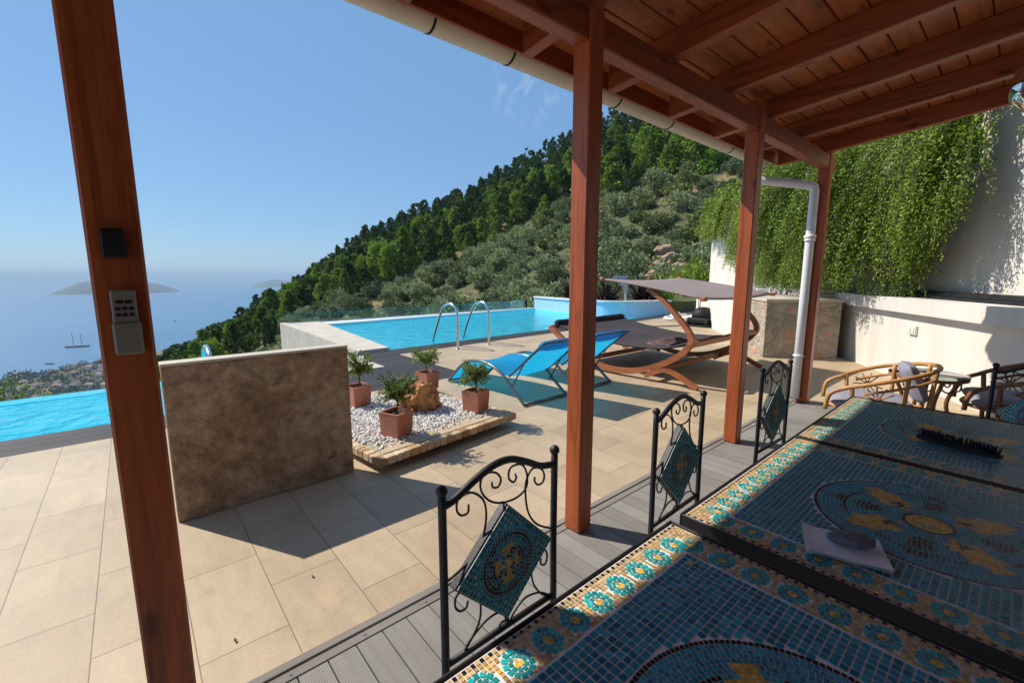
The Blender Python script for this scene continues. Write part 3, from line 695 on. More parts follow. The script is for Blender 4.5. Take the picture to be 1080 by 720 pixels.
# ---------------- creeper hanging over the wall
def poly_at(P, s):
    for i in range(len(P)-1):
        a, b = Vector((*P[i], 0)), Vector((*P[i+1], 0)); l = (b-a).length
        if s <= l or i == len(P)-2:
            d = (b-a).normalized(); return a+d*s, d, Vector((d.y, -d.x, 0))
        s -= l
def creeper(s0, s1, nstr, lenf, topf, mat, lw, ll, bulgef, stems=True):
    fo, stm = MB(), MB()
    for k in range(nstr):
        s = random.uniform(s0, s1); p, d, nn = poly_at(U, s); nn = Vector((d.y, -d.x, 0)); nn = -nn if nn.dot(Vector((-1, 1, 0))) < 0 else nn
        zt = topf(s); full = lenf(s); zb_ = max(1.16, zt-full+random.uniform(-.12, .12))
        h0 = random.random()**.85; z0 = zt+random.uniform(-.12, .15)-h0*full*.80
        Ls = min(random.uniform(.6, 1.5), max(.3, z0-zb_)); mound = .5+.5*noise.noise(Vector((s*1.1, z0*1.0, 3.3)))
        mound = max(0, min(1, .5+(mound-.5)*1.9)); reach = bulgef(s)*(.22+1.15*mound)*(1-.35*h0)*random.uniform(.75, 1.15); steps = max(6, int(Ls/.05)); ph = random.uniform(0, 6.28); lat = random.gauss(0, .22)-.10
        path = []
        for i in range(steps+1):
            u = i/steps
            q = p+nn*(max(.03, reach*.55*min(1, h0*5+.15)+reach*.6*(1-(1-u)**2.2)))+d*(lat*u*.9+.03*math.sin(ph+u*8)); q.z = z0+.22*math.sin(min(1, u*2.2)*math.pi)*(.6+.4*mound)-Ls*u**1.35
            path.append(q)
        if h0 < .1: path = [p+nn*-.2+Vector((0, 0, z0))]+path
        if stems and k % 3 == 0: stm.tube(path[::4]+[path[-1]], .005, 4)
        for i in range(1, len(path)):
            q = path[i]; tdir = (path[i]-path[i-1]).normalized(); tap = 1-.45*(i/len(path))
            for c in range(random.choice((5, 6, 7))):
                dd = (tdir*.8+rv()*.85+nn*.25).normalized()
                w_ = lw*random.uniform(.55, 1.3)*tap; fo.leaf(q+rv()*.055*tap, dd, w_, ll*random.uniform(.6, 1.35)*tap, (nn*.5+Vector((0, 0, .8))+rv()*.6).normalized())
    return fo, stm
Ltot = sum((Vector(U[i+1])-Vector(U[i])).length for i in range(2))
L1 = (Vector(U[1])-Vector(U[0])).length
def lenA(s):
    u = s/L1
    return 1.1+1.6*min(1, max(0, (u-.12)/.55))+.35*math.sin(s*3.1)*.5
vn = thing('hanging_creeper', (12, 4.2, 1), 'yellowish green trailing creeper hanging over the far left end of the white wall', 'creeper', None)
fo, stm = creeper(-.3, L1*.78, 420, lenA, lambda s: 3.8, 0, .042, .075, lambda s: .6)
fo.build('foliage', MAT['vine_pale'], vn); stm.build('stems', MAT['bark'], vn)
vn = thing('hanging_creeper', (9.5, 1.8, 1), 'large dense dark green creeper mounded over the middle of the white wall above the ledge', 'creeper', None)
def lenB(s):
    e = (Ltot-s)/.7
    l = 2.6+.16*math.sin(s*4.1)+.12*math.sin(s*9.7)
    return l*(1 if e > 1 else .72+.28*max(0, e)**.7)
fo, stm = creeper(L1*.66, Ltot+.05, 1800, lenB, lambda s: 3.78, 0, .030, .047, lambda s: 1.15*min(1, .45+(Ltot-s)/1.6))
fo.build('foliage', MAT['vine'], vn); stm.build('stems', MAT['bark'], vn)
# a few climbing sprays on the villa wall
fo, sprays = MB(), []
for (a, z0, dx, dz, n_) in ((.0, 3.15, .9, .05, 26), (.45, 1.95, .3, -.25, 14), (.75, 1.62, .15, -.15, 9), (.0, 2.9, .45, .15, 18), (.55, 2.75, .35, -.12, 14)):
    path = []
    for i in range(n_+1):
        u = i/n_; q = Vector((7.6, .18, 0))+Vector((-.796, -.605, 0))*(a+dx*u)+Vector((-.605, .796, 0))*(.05+.03*math.sin(u*9)); q.z = z0+dz*u+.05*math.sin(u*7+a*9); path.append(q)
    sprays.append(path[::3])
    for q in path:
        for c in range(4): fo.leaf(q+rv()*.05, (rv()+Vector((-.4, .5, -.2))).normalized(), .035*random.uniform(.6, 1.2), .05*random.uniform(.6, 1.2), rv())
cl = thing('wall_creeper', (7.6, .2, 2.4), 'thin climbing sprays of leaves spreading onto the white house wall', 'creeper')
fo.build('foliage', MAT['vine'], cl)
for q in sprays: mb = MB(); mb.tube(q, .004, 4); mb.build('stem', MAT['bark'], cl)

# ---------------- pool cleaner, hoses, water spout and plants at the far end
cx, cy = 12.0, 5.78
rb = thing('pool_cleaner', (cx, cy, 0), 'black robotic pool cleaner parked on a trolley with a white post by the low wall', 'pool cleaner')
mb = MB(); mb.bbox(cx-.36, cx+.36, cy-.26, cy+.26, .08, .24, .06); mb.lathe([(.30, .22), (.29, .34), (.24, .44), (.14, .51), (.001, .53)], (cx, cy, 0), 20); mb.build('body', MAT['black_plastic'], rb)
for sx in (-.26, .26):
    for sy in (-.26, .26):
        mb = MB(); mb.tube([(cx+sx, cy+sy-.03, .12), (cx+sx, cy+sy+.03, .12)], .12, 14); mb.build('wheel', MAT['black_plastic'], rb)
mb = MB(); mb.bbox(cx-.1, cx-.0, cy-.3, cy-.23, .03, .86, .02); mb.build('trolley_post', MAT['white_paint'], rb)
mb = MB(); mb.bbox(cx-.38, cx+.38, cy-.36, cy+.34, .012, .05, .01); mb.build('trolley_base', MAT['black_plastic'], rb)
mb = MB()
mb.tube(smooth([(12.9, 7.0, .22), (12.4, 6.9, .1), (12.8, 7.4, .05), (13.4, 7.6, .05), (13.9, 7.4, .05), (13.6, 7.15, .12), (12.9, 7.25, .14), (12.45, 6.6, .14), (12.3, 6.1, .25)], 8), .045, 8)
tag(mb.build('pool_hose', MAT['white_paint'], loc=(12.9, 7.1, .05)), 'coil of thick white pool hose lying beside the pool cleaner', 'hose')
mb = MB(); mb.tube(smooth([(12.0, 6.0, .02), (11, 6.4, .012), (10.2, 6.9, .012), (9.4, 6.7, .012), (9.9, 6.35, .012), (10.9, 6.7, .012)], 10), .012, 6)
tag(mb.build('power_cable', MAT['cable'], loc=(11, 6.4, 0)), 'thin black cable looped across the tiles behind the daybed', 'cable')
mb = MB(); pth = []
for i in range(60):
    a = i/60*2*math.pi*2; base = Vector(q0)+(Vector(q1)-Vector(q0))*.80
    pth.append((base.x-.04+.16*math.cos(a)*.8, base.y+.06+.16*math.cos(a)*.55, .62+.26*math.sin(a)))
mb.tube(pth, .012, 6); tag(mb.build('garden_hose', M('green_hose', (.03, .10, .06), None, 5, .5), loc=(12.9, 6.3, .5)), 'thin green hose hanging in loops on the low white wall', 'hose')
sp = thing('water_spout', (14.3, 9.9, .40), 'white curved waterfall spout with a dark flat top standing behind the pool end', 'water spout')
mb = MB()
pth = smooth([(14.25, 9.9, .402), (14.3, 9.92, .75), (14.2, 9.95, 1.05), (14.0, 10.0, 1.22)], 5)
mb.sweep(pth, [(-.05, -.15), (.05, -.15), (.05, .15), (-.05, .15)], up=(-.3, 1, 0.1), smooth=False); mb.build('stem', MAT['white_paint'], sp)
mb = MB(); mm = Matrix.Translation((14.0, 10.0, 1.28)) @ Matrix.Rotation(R(25), 4, 'Z') @ Matrix.Rotation(R(-12), 4, 'Y')
mb.bbox(-.34, .30, -.3, .3, -.04, .05, .02, mat=mm); mb.build('hood', MAT['grey_tube'], sp)
def strappy(name, loc, n_, l0, w0, mat, label, cat, up=.9, curve=.5, group=None):
    mb = MB()
    for k in range(n_):
        a = random.uniform(0, 6.283); el = random.uniform(.15, up); L_ = l0*random.uniform(.6, 1.1)
        d = Vector((math.cos(a)*math.cos(el*1.5), math.sin(a)*math.cos(el*1.5), math.sin(el*1.5))); p = Vector(loc)+Vector((math.cos(a), math.sin(a), 0))*.06; sd = Vector((-math.sin(a), math.cos(a), 0))
        pts = []
        for i in range(6):
            t = i/5; pts.append((p.copy(), w0*(1-t)**.7*(.6+t*.9 if t < .4 else 1))); p = p+d*L_/5; d = (d+Vector((0, 0, -curve*.22))).normalized()
        vs = []
        for q, w in pts: vs += [q-sd*w*.5, q+Vector((0, 0, -w*.12)), q+sd*w*.5]
        mb.add(vs, [(i*3+j, i*3+j+1, i*3+j+4, i*3+j+3) for i in range(5) for j in (0, 1)], 0, True)
    return tag(mb.build(name, mat, loc=loc), label, cat, group)
i_ = 0
for (x, y, s_) in ((13.9, 11.6, 1.3), (13.6, 10.5, 1.1), (14.7, 10.9, 1.4), (15.2, 9.9, 1.3), (14.9, 9.2, 1.1), (14.2, 12.6, 1.2)):
    strappy('agave', (x, y, .40), 60, 1.15*s_, .10, MAT['agave'], 'dark bronze strappy plant in the bed behind the curved pool end', 'agave', .8, .7, 'dark strappy plants behind the pool end')
strappy('green_strappy_plant', (15.3, 8.75, .40), 70, .95, .07, MAT['bright_leaf'], 'bright green grassy plant behind the pool end, beneath the canopy of the daybed', 'plant', .9, 1)
strappy('palm_bush', (10.4, 15.6, -1.3), 60, 2.1, .16, MAT['bright_leaf'], 'bright green broad leaved plant just beyond the glass fence', 'plant', .75, .5)
strappy('palm_bush', (12.4, 16.2, -1.2), 55, 2.0, .15, MAT['bright_leaf'], 'low spreading fan leaved plant beyond the raised corner of the pool', 'plant', .55, .9)

# ================================================================== TERRAIN, SEA, FAR THINGS
SEA = -165.0
def lerp_table(T, x):
    if x <= T[0][0]: return T[0][1:]
    for a, b in zip(T, T[1:]):
        if x <= b[0]:
            t = (x-a[0])/(b[0]-a[0]); return tuple(p+(q-p)*t for p, q in zip(a[1:], b[1:]))
    return T[-1][1:]
# bearing (degrees right of the view axis), elevation slope of the treetops along the ridge, distance of the ridge, height of the near slope
def brg(x): return math.degrees(math.atan((x-540)/470))
def els(x, y): return (290-y)/math.hypot(x-540, 470)
RIDGE = [(brg(x), els(x, y), D, h) for x, y, D, h in ((130, 415, 330, -14), (165, 388, 280, -12), (210, 362, 260, -10), (250, 336, 245, -9), (330, 281, 225, -8), (395, 240, 205, -7), (460, 213, 195, -6),
         (520, 185, 185, -4.5), (580, 157, 172, -3), (650, 117, 155, -1.5), (720, 96, 145, -.5), (800, 60, 135, 0), (900, 20, 125, 0), (1080, -40, 110, 0))]
TREE = 6.3
def hgt(r, b):
    fl = -.24*(r-28)-13                                   # the open slope down to the coast (left)
    rc = 985+(b-brg(0))*14+18*math.sin(b*1.9)+9*math.sin(b*5.3)
    low = max(fl, SEA+9+5*math.sin(r*.013+b)) if r < rc else SEA+9-(r-rc)*.12
    if b < RIDGE[0][0]: 
        t = max(0, 1-(RIDGE[0][0]-b)/6.0)
    else: t = 1
    e, D, h0 = lerp_table(RIDGE, max(b, RIDGE[0][0]))
    H = CAM[2]+e*D-TREE
    if r < 28: hill = h0-(28-r)*.05-2
    elif r <= D:
        u = (r-28)/(D-28); hill = h0+(H-h0)*(.35*u+.65*u**1.5)
    else: hill = H-(r-D)*.55
    if r < 28: low = -13
    n_ = noise.fractal(Vector((r*math.cos(R(b))*.03, r*math.sin(R(b))*.03, 0)), 1, 2, 4)*min(3.0, .02*r)
    hill = max(hill, low) if b > RIDGE[0][0] else max(low, low+(hill-low)*t*t*(3-2*t))
    return max(hill+n_, SEA-6)
def pt(r, b):
    a = AZ-R(b); return r*math.cos(a), r*math.sin(a)
rs = [3, 10, 16, 22]+[28+4*i for i in range(20)]+[110+6*i for i in range(16)]+[206+9*i for i in range(20)]+[400+30*i for i in range(28)]
bs = [-100+1.25*i for i in range(141)]
mb = MB(); nb = len(bs)
for r in rs:
    for b in bs:
        x, y = pt(r, b); z = hgt(r, b)
        if r < 27: z = min(z, -6.3 if r < 22 else z-1)
        mb.v.append((x, y, z))
for i in range(len(rs)-1):
    for j in range(nb-1):
        mb.f.append((i*nb+j, (i+1)*nb+j, (i+1)*nb+j+1, i*nb+j+1)[::-1]); mb.m.append(0); mb.sm.append(True)
tag(mb.build('hillside_terrain', MAT['terrain']), kind='structure')
mb = MB(); xs = [pt(r, b) for r, b in ((45000, -85), (45000, -60), (45000, -40), (45000, -20), (45000, 0), (45000, 20), (45000, 40), (45000, 60))]
mb.add([(0, 0, SEA)]+[(x, y, SEA) for x, y in xs], [(0, i+1, i+2)[::-1] for i in range(len(xs)-1)])
tag(mb.build('sea', MAT['sea']), kind='structure')
def island(name, x0, x1, D, hmax, seed, prof):
    b0, b1 = brg(x0), brg(x1); mb = MB(); n, m = 60, 14
    for i in range(n+1):
        u = i/n; b = b0+(b1-b0)*u
        for j in range(m+1):
            v = j/m; r = D*(1+.16*(v-.25)*1.0)
            x, y = pt(r, b); env = lerp_table(prof, u)[0]*math.sin(math.pi*min(1, max(0, v)))**.6
            z = SEA-8+(hmax+8)*env+hmax*.12*noise.fractal(Vector((x*.002+seed, y*.002, 0)), 1, 2, 4)*(env > .02)
            mb.v.append((x, y, z))
    for i in range(n):
        for j in range(m):
            mb.f.append((i*(m+1)+j, i*(m+1)+j+1, (i+1)*(m+1)+j+1, (i+1)*(m+1)+j)); mb.m.append(0); mb.sm.append(True)
    return tag(mb.build(name, MAT['island']), kind='structure')
island('island', 47, 190, 5600, 115, 1, [(0, 0), (.1, .35), (.22, .85), (.38, 1), (.6, .95), (.8, .75), (.9, .4), (1, 0)])
island('island', 263, 310, 7400, 95, 5, [(0, 0), (.25, .6), (.5, 1), (.8, .9), (1, .2)])
# ---------------- boats
def at_sea(x, y):
    d = RT*(x-540)+UP*(360-y)+FW*465; t = (SEA-CAM[2])/d.z
    return Vector((d.x*t, d.y*t, SEA))
def hull(mb, c, ax, L_, B, H, mi=0):
    sd = Vector((-ax.y, ax.x, 0)); vs = []
    secs = 9
    for i in range(secs):
        u = i/(secs-1); w = B*.5*(math.sin(math.pi*min(1, .12+u*.95))**.6 if u < 1 else 0.02); sheer = H*(1+.35*(2*u-1)**2)
        p = c+ax*(L_*(u-.5))
        for k, (ww, zz) in enumerate(((w, sheer), (w*.85, H*.3), (0, -H*.4), (-w*.85, H*.3), (-w, sheer))): vs.append(p+sd*ww+Vector((0, 0, zz)))
    fs = [(i*5+k, i*5+k+1, (i+1)*5+k+1, (i+1)*5+k) for i in range(secs-1) for k in range(4)]+[(i*5+4, i*5, (i+1)*5, (i+1)*5+4) for i in range(secs-1)]
    mb.add(vs, fs+[(0, 4, 3, 2, 1)], mi)
navyhull = M('dark_blue_hull', (.02, .03, .06), (.03, .04, .07), .1, .4)
c0 = at_sea(82, 366); ax = (at_sea(95, 365.2)-at_sea(69, 366.5)); L_ = ax.length; ax = ax.normalized()
sb = thing('sailing_ship', c0, 'dark two masted sailing ship at anchor on the open sea left of the post', 'sailing ship')
mb = MB(); hull(mb, c0, ax, L_, 8, 3.0); mb.build('hull', navyhull, sb)
mb = MB(); p = c0+ax*1
mb.sweep([p-ax*9+Vector((0, 0, 4.2)), p+ax*7+Vector((0, 0, 4.2))], [(-1, -1.6), (1, -1.6), (1, 1.6), (-1, 1.6)], up=(0, 0, 1), smooth=False); mb.build('deckhouse', MAT['white_paint'], sb)
for q, h in ((-7, 36), (8, 31)):
    mb = MB(); p = c0+ax*q; mb.tube([p+Vector((0, 0, 2)), p+Vector((0, 0, h))], .55, 6); mb.build('mast', MAT['grey_tube'], sb)
def motorboat(x, y, L_, label):
    c0 = at_sea(x, y); t = thing('motor_boat', c0, label, 'boat'); a = Vector((ax.x*.9+ax.y*.3, ax.y*.9-ax.x*.3, 0)).normalized()
    mb = MB(); hull(mb, c0, a, L_, L_*.28, 1.6); mb.build('hull', navyhull, t)
    mb = MB(); mb.sweep([c0-a*L_*.2+Vector((0, 0, 2.4)), c0+a*L_*.15+Vector((0, 0, 2.4))], [(-1, -1), (.8, -.8), (.8, .8), (-1, 1)], up=(0, 0, 1), smooth=False); mb.build('cabin', MAT['white_paint'], t)
motorboat(52.5, 384, 15, 'small dark motor boat close to the village shore')
motorboat(185, 339, 12, 'tiny boat far out on the sea right of the post')
# ---------------- trees
def clump_tree(ncl, nleaf, size, shape, ls, trunk_h, mats, seedname, spread=.5, out=.6, tr=.18, trunk=True):
    """returns (crown mesh object, trunk mesh object) built about the origin"""
    cr, tk = MB(), MB(); tips = []
    for k in range(ncl):
        c, rr = shape(k/ncl)
        tips.append(c)
        nrm = Vector((c.x, c.y, (c.z-size*.5)*.4+.3)).normalized()
        for i in range(nleaf):
            o = rv(); p = c+o*rr*random.uniform(.5, 1); d = (o*out+nrm*.4+rv()*.6).normalized(); 
            cr.leaf(p-d*ls*.4, d, ls*random.uniform(.45, .8), ls*random.uniform(.7, 1.3), (o+rv()*.6).normalized())
    if trunk:
        tk.tube([(0, 0, -.5), (.05, .03, trunk_h*.5), (0, 0, trunk_h)], tr, 7, scale=[1.3, 1, .5])
        for c in random.sample(tips, min(9, len(tips))):
            b = Vector((0, 0, min(trunk_h*.95, c.z*.65))); tk.tube([b, (b+c)*.5+Vector((0, 0, -.1)), c], tr*.35, 5, scale=[1, .7, .3])
    return cr, tk
def pine_shape(H, Rm):
    ph = random.uniform(0, 6.28); k1, k2 = random.uniform(.12, .3), random.uniform(.08, .2); top = random.uniform(.46, .62); flo = random.choice((.05, .08, .16)); cone = random.random() < .55
    def f(u):
        z = H*(.10+(.86 if cone else .76)*u**.85); q = z/H
        prof = max(flo, 1-((q-.38)/top)**2)**.72 if q > .38 else (.55+.45*(q/.38))
        if cone: prof = (.62+.38*min(1, q/.22))*max(.0, 1-max(0, q-.16)/.82)**.85+.06
        a = random.uniform(0, 6.283); lob = 1+k1*math.sin(2*a+ph+q*5)+k2*math.sin(3*a-ph*2+q*9)
        r = Rm*prof*lob*math.sqrt(random.uniform(.15, 1))
        return Vector((r*math.cos(a), r*math.sin(a), z+random.uniform(-.35, .35))), random.uniform(.42, .85)*(1.05-(.7 if cone else .45)*q)
    return f
def round_shape(H, Rm, base=.25):
    def f(u):
        while True:
            o = Vector((random.uniform(-1, 1), random.uniform(-1, 1), random.uniform(-.8, 1)))
            if .35 < o.length < 1: break
        return Vector((o.x*Rm, o.y*Rm, H*(base+.42)+o.z*H*.42*random.uniform(.75, 1.05))), random.uniform(.22, .42)*Rm*.9
    return f
def cyp_shape(H, Rm):
    def f(u):
        z = H*(.04+.95*u); prof = min(1, (1-u)*2.4)**.7*min(1, .5+u*2)
        a = random.uniform(0, 6.283); r = Rm*prof*random.uniform(.3, 1)
        return Vector((r*math.cos(a), r*math.sin(a), z)), .4
    return f
def proto(name, crtk, fm, label, cat, group=None, tkname='trunk'):
    cr, tk = crtk; o = thing(name, (0, 0, 0), label, cat, group)
    cr.build('crown', fm, o)
    if tk.v: tk.build(tkname, MAT['bark'], o)
    return o
def project(P):
    v = Vector(P)-Vector(CAM); k = v.dot(FW); return 540+465*v.dot(RT)/k, 360-465*v.dot(UP)/k
PB = [(120, 440), (200, 420), (250, 385), (300, 347), (380, 312), (450, 288), (520, 264), (580, 228), (620, 212), (700, 192), (760, 172), (1100, 60)]
spots = []
random.seed(21)
def scatter(n, r0, r1, b0, b1, mind, test):
    out = []; cell = {}
    for _ in range(n):
        b = random.uniform(b0, b1); r = math.sqrt(random.uniform(r0*r0, r1*r1)); x, y = pt(r, b)
        if not test(r, b, x, y): continue
        k = (int(x//mind), int(y//mind)); ok = True
        for i in (-1, 0, 1):
            for j in (-1, 0, 1):
                for q in cell.get((k[0]+i, k[1]+j), ()):
                    if (q[0]-x)**2+(q[1]-y)**2 < mind*mind: ok = False
        if ok: cell.setdefault(k, []).append((x, y)); out.append((r, b, x, y))
    return out
def is_pine(r, b, x, y):
    e, D, h0 = lerp_table(RIDGE, b); z = hgt(r, b); X, Y = project((x, y, z))
    return r < D+9 and Y < lerp_table(PB, X)[0]+6*math.sin(X*.07)
pines = sorted(scatter(30000, 60, 340, -41.5, 27, 3.7, is_pine))
G1 = 'dense pines covering the upper hillside'
L1_ = 'green pine tree in the dense wood covering the upper hillside'
pr_ = [proto('pine_tree', clump_tree(76, 32, 8, pine_shape(H_, R_), .46, H_*.8, None, '', tr=.2), MAT['pine'], L1_, 'tree', G1) for H_, R_ in ((7.2, 2.5), (7.8, 2.3), (6.4, 2.7), (7.6, 2.1), (5.8, 2.3), (6.8, 2.9))]
used = set(); merged = MB(); cnt = 0; cnt_c = 0; cache = None
def inst(protos, used, x, y, z, sc, label=None, group=None):
    k = random.randrange(len(protos)); o = protos[k]
    if k in used: o = copy_tree(o)
    used.add(k); place(o, (x, y, z), random.uniform(0, 6.28), label)
    s2 = sc*random.uniform(.92, 1.1); o.scale = (sc, sc, s2)
    return o
for i, (r, b, x, y) in enumerate(pines):
    sc = random.choice((random.uniform(.55, .85), random.uniform(.8, 1.1), random.uniform(.9, 1.32)))
    if cnt < 292: inst(pr_, used, x, y, hgt(r, b)-.3, sc, L1_); cnt += 1
    else:
        if cache is None: cache = [clump_tree(44, 28, 8, pine_shape(7, 2.45), .52, 7, None, '', trunk=False)[0] for _ in range(14)]
        cr = random.choice(cache); z = hgt(r, b)-.3; a = random.uniform(0, 6.28); ca, sa = math.cos(a)*sc, math.sin(a)*sc
        merged.add([(v[0]*ca-v[1]*sa+x, v[0]*sa+v[1]*ca+y, v[2]*sc+z) for v in cr.v], cr.f)
if merged.v: tag(merged.build('distant_pine_wood', MAT['pine']), kind='stuff')
print('PINES', len(pines))
# cypresses
cy1 = proto('cypress_tree', clump_tree(90, 40, 12, cyp_shape(12, 1.3), .5, 3, None, '', tr=.2), MAT['cypress'], 'tall dark pointed cypress rising out of the pine wood', 'tree')
def ray_at(x, y, r):
    d = RT*(x-540)+UP*(360-y)+FW*465; h = math.hypot(d.x, d.y); return d.x/h*r, d.y/h*r, CAM[2]+d.z/h*r
x, y, z = ray_at(383, 312, 118); place(cy1, (x, y, z-.5), .4, None, 1.05)
cy2 = copy_tree(cy1); x, y, z = ray_at(371, 314, 112); place(cy2, (x, y, z-.5), 2.4, 'shorter broader dark cypress directly left of the tall pointed one', .86)
# olives
random.seed(5)
def is_olive(r, b, x, y):
    z = hgt(r, b); X, Y = project((x, y, z))
    if math.hypot(x-13, y-9) < 9 or (x < 16 and y < 16.5 and x > 0): return False
    if Y < lerp_table(PB, X)[0]: return False
    return noise.noise(Vector((x*.045, y*.045, 3))) > -.42
ol = sorted(scatter(9000, 27, 200, -41, 33, 3.0, is_olive))
L2_ = 'green olive bush on the dry slope behind the pool'
G2 = 'olive bushes dotted over the lower slope'
op = [proto('olive_bush', clump_tree(44, 40, 3, round_shape(H_, R_, .05), .30, H_*.45, None, '', tr=.1), MAT[m_], L2_, 'bush', G2) for H_, R_, m_ in ((2.7, 1.7, 'olive'), (2.2, 1.6, 'olive'), (3.2, 1.9, 'olive'), (2.3, 1.5, 'scrub'))]
used = set(); merged = MB(); cnt = 0
for i, (r, b, x, y) in enumerate(ol):
    sc = random.uniform(.7, 1.25)
    if cnt < 292: inst(op, used, x, y, hgt(r, b)-.25, sc, L2_); cnt += 1
    else:
        cr, tk = clump_tree(20, 24, 3, round_shape(2.6*sc, 1.6*sc, .05), .4, 1, None, '', trunk=False); z = hgt(r, b)-.25
        merged.add([(v[0]+x, v[1]+y, v[2]+z) for v in cr.v], cr.f)
if merged.v: tag(merged.build('distant_scrub_bushes', MAT['olive']), kind='stuff')
print('OLIVES', len(ol))
# low scrub as ground cover
mb = MB(); random.seed(9)
for r, b, x, y in scatter(12000, 26, 160, -41, 36, 1.1, lambda r, b, x, y: noise.noise(Vector((x*.1, y*.1, 8))) > -.25 and not (x < 15 and y < 16.5 and x > 0)):
    z = hgt(r, b); s_ = random.uniform(.3, .75)
    for k in range(18):
        d = (rv()+Vector((0, 0, .6))).normalized(); p = Vector((x, y, z))+Vector((random.uniform(-1, 1)*s_, random.uniform(-1, 1)*s_, random.uniform(0, .5)*s_))
        mb.leaf(p, d, .14, .34, rv())
tag(mb.build('low_scrub', MAT['scrub']), kind='stuff')
# mid size bright pines / shrubs among the olives
random.seed(33)
yp = proto('young_pine', clump_tree(40, 34, 4, pine_shape(4.5, 1.6), .34, 3, None, '', tr=.1), MAT['bright_leaf'], 'bright light green young pine among the olive bushes', 'tree', 'bright young pines among the olives')
for k, (x_, y_, r_) in enumerate(((425, 318, 88), (450, 310, 95), (585, 262, 98), (610, 262, 90), (545, 275, 104), (750, 190, 75), (300, 352, 120), (325, 345, 122), (500, 292, 100))):
    x, y, z = ray_at(x_, y_, r_); b = math.degrees(math.atan((x_-540)/470)); z = hgt(r_, b); o = yp if k == 0 else copy_tree(yp); place(o, (x, y, z-.3), random.uniform(0, 6), None, random.uniform(.8, 1.35))
# ochre outcrops on the slope
def rock_mesh(s, seed, amp=.35, sq=(1, 1, 1), n=3):
    bm_v = []; mb = MB(); t = (1+5**.5)/2
    V = [Vector(v).normalized() for v in ((-1, t, 0), (1, t, 0), (-1, -t, 0), (1, -t, 0), (0, -1, t), (0, 1, t), (0, -1, -t), (0, 1, -t), (t, 0, -1), (t, 0, 1), (-t, 0, -1), (-t, 0, 1))]
    Fc = [(0, 11, 5), (0, 5, 1), (0, 1, 7), (0, 7, 10), (0, 10, 11), (1, 5, 9), (5, 11, 4), (11, 10, 2), (10, 7, 6), (7, 1, 8), (3, 9, 4), (3, 4, 2), (3, 2, 6), (3, 6, 8), (3, 8, 9), (4, 9, 5), (2, 4, 11), (6, 2, 10), (8, 6, 7), (9, 8, 1)]
    for _ in range(n):
        c = {}; nf = []
        def mid(a, b):
            k = (min(a, b), max(a, b))
            if k not in c: V.append(((V[a]+V[b])/2).normalized()); c[k] = len(V)-1
            return c[k]
        for a, b, d in Fc:
            e, f, g = mid(a, b), mid(b, d), mid(d, a); nf += [(a, e, g), (b, f, e), (d, g, f), (e, f, g)]
        Fc = nf
    sv = Vector((seed, seed*.7, 0))
    P = []
    for v in V:
        d = 1+amp*noise.fractal(v*1.1+sv, 1, 2, 5)+amp*.6*(abs(noise.noise(v*2.3+sv))-.3)
        P.append((v.x*d*s*sq[0], v.y*d*s*sq[1], v.z*d*s*sq[2]))
    mb.add(P, Fc); return mb
for k, (x_, y_, r_, s_) in enumerate(((694, 285, 33, .8), (703, 277, 36, .95), (715, 285, 32, .6), (701, 265, 40, .7), (688, 291, 30, .5), (478, 297, 92, 2.2), (520, 275, 96, 2.4), (528, 265, 104, 1.8), (660, 195, 100, 2.2), (697, 200, 95, 2))):
    x, y, z = ray_at(x_, y_, r_); hz = hgt(r_, math.degrees(math.atan((x_-540)/470)))
    rk = rock_mesh(s_, k*3.1, .4, (1, 1, .75)); rk.v = [(v[0]+x, v[1]+y, v[2]+(min(z, hz+1.2) if r_ > 50 else z)) for v in rk.v]
    tag(rk.build('rock_outcrop', MAT['rockhill'], loc=(x, y, z)), 'orange rock outcrop on the dry slope above the pool end' if r_ < 50 else 'bare ochre rock patch between the olive bushes on the hillside', 'rock', 'orange rocks above the pool end' if r_ < 50 else 'ochre rocks on the hillside')
# dense shrubs joining the wall end
for k, (x_, r_, dz, sc, m_, lab) in enumerate(((730, 24, 1.6, 1.5, 'vine_pale', 'yellow green weeping shrub against the left end of the white wall'), (716, 27, .2, 1.3, 'bush', 'dark leafy shrub beside the orange rocks'), (640, 30, -.8, 1.2, 'bright_leaf', 'bright leafy shrub just right of the middle post behind the pool'), (672, 33, .3, 1.25, 'olive', 'rounded olive shrub above the waterfall spout'))):
    x, y = pt(r_, brg(x_)); hz = hgt(r_, brg(x_)); o = proto('garden_shrub', clump_tree(60, 60, 3, round_shape(3.0*sc, 1.8*sc, .0), .2*sc, 1.2, None, '', tr=.08), MAT[m_], lab, 'shrub'); place(o, (x, y, hz+dz*.5-.2), .3*k)
# near trees below the left pool
for k, (x_, r_, zt, sc, lab) in enumerate(((-8, 30, -2.75, 1.0, 'dark round tree whose top shows above the left pool edge at the picture border'), (112, 46, -7.6, .7, 'lighter green tree top behind the left pool beside the post'))):
    x, y = pt(r_, brg(x_)); Ht = 9*sc
    o = proto('broadleaf_tree', clump_tree(110, 90, Ht, round_shape(Ht, 2.9*sc, .05), .26, 4, None, '', tr=.2), MAT['bush' if k != 1 else 'bright_leaf'], lab, 'tree'); place(o, (x, y, zt-Ht*1.0), k)
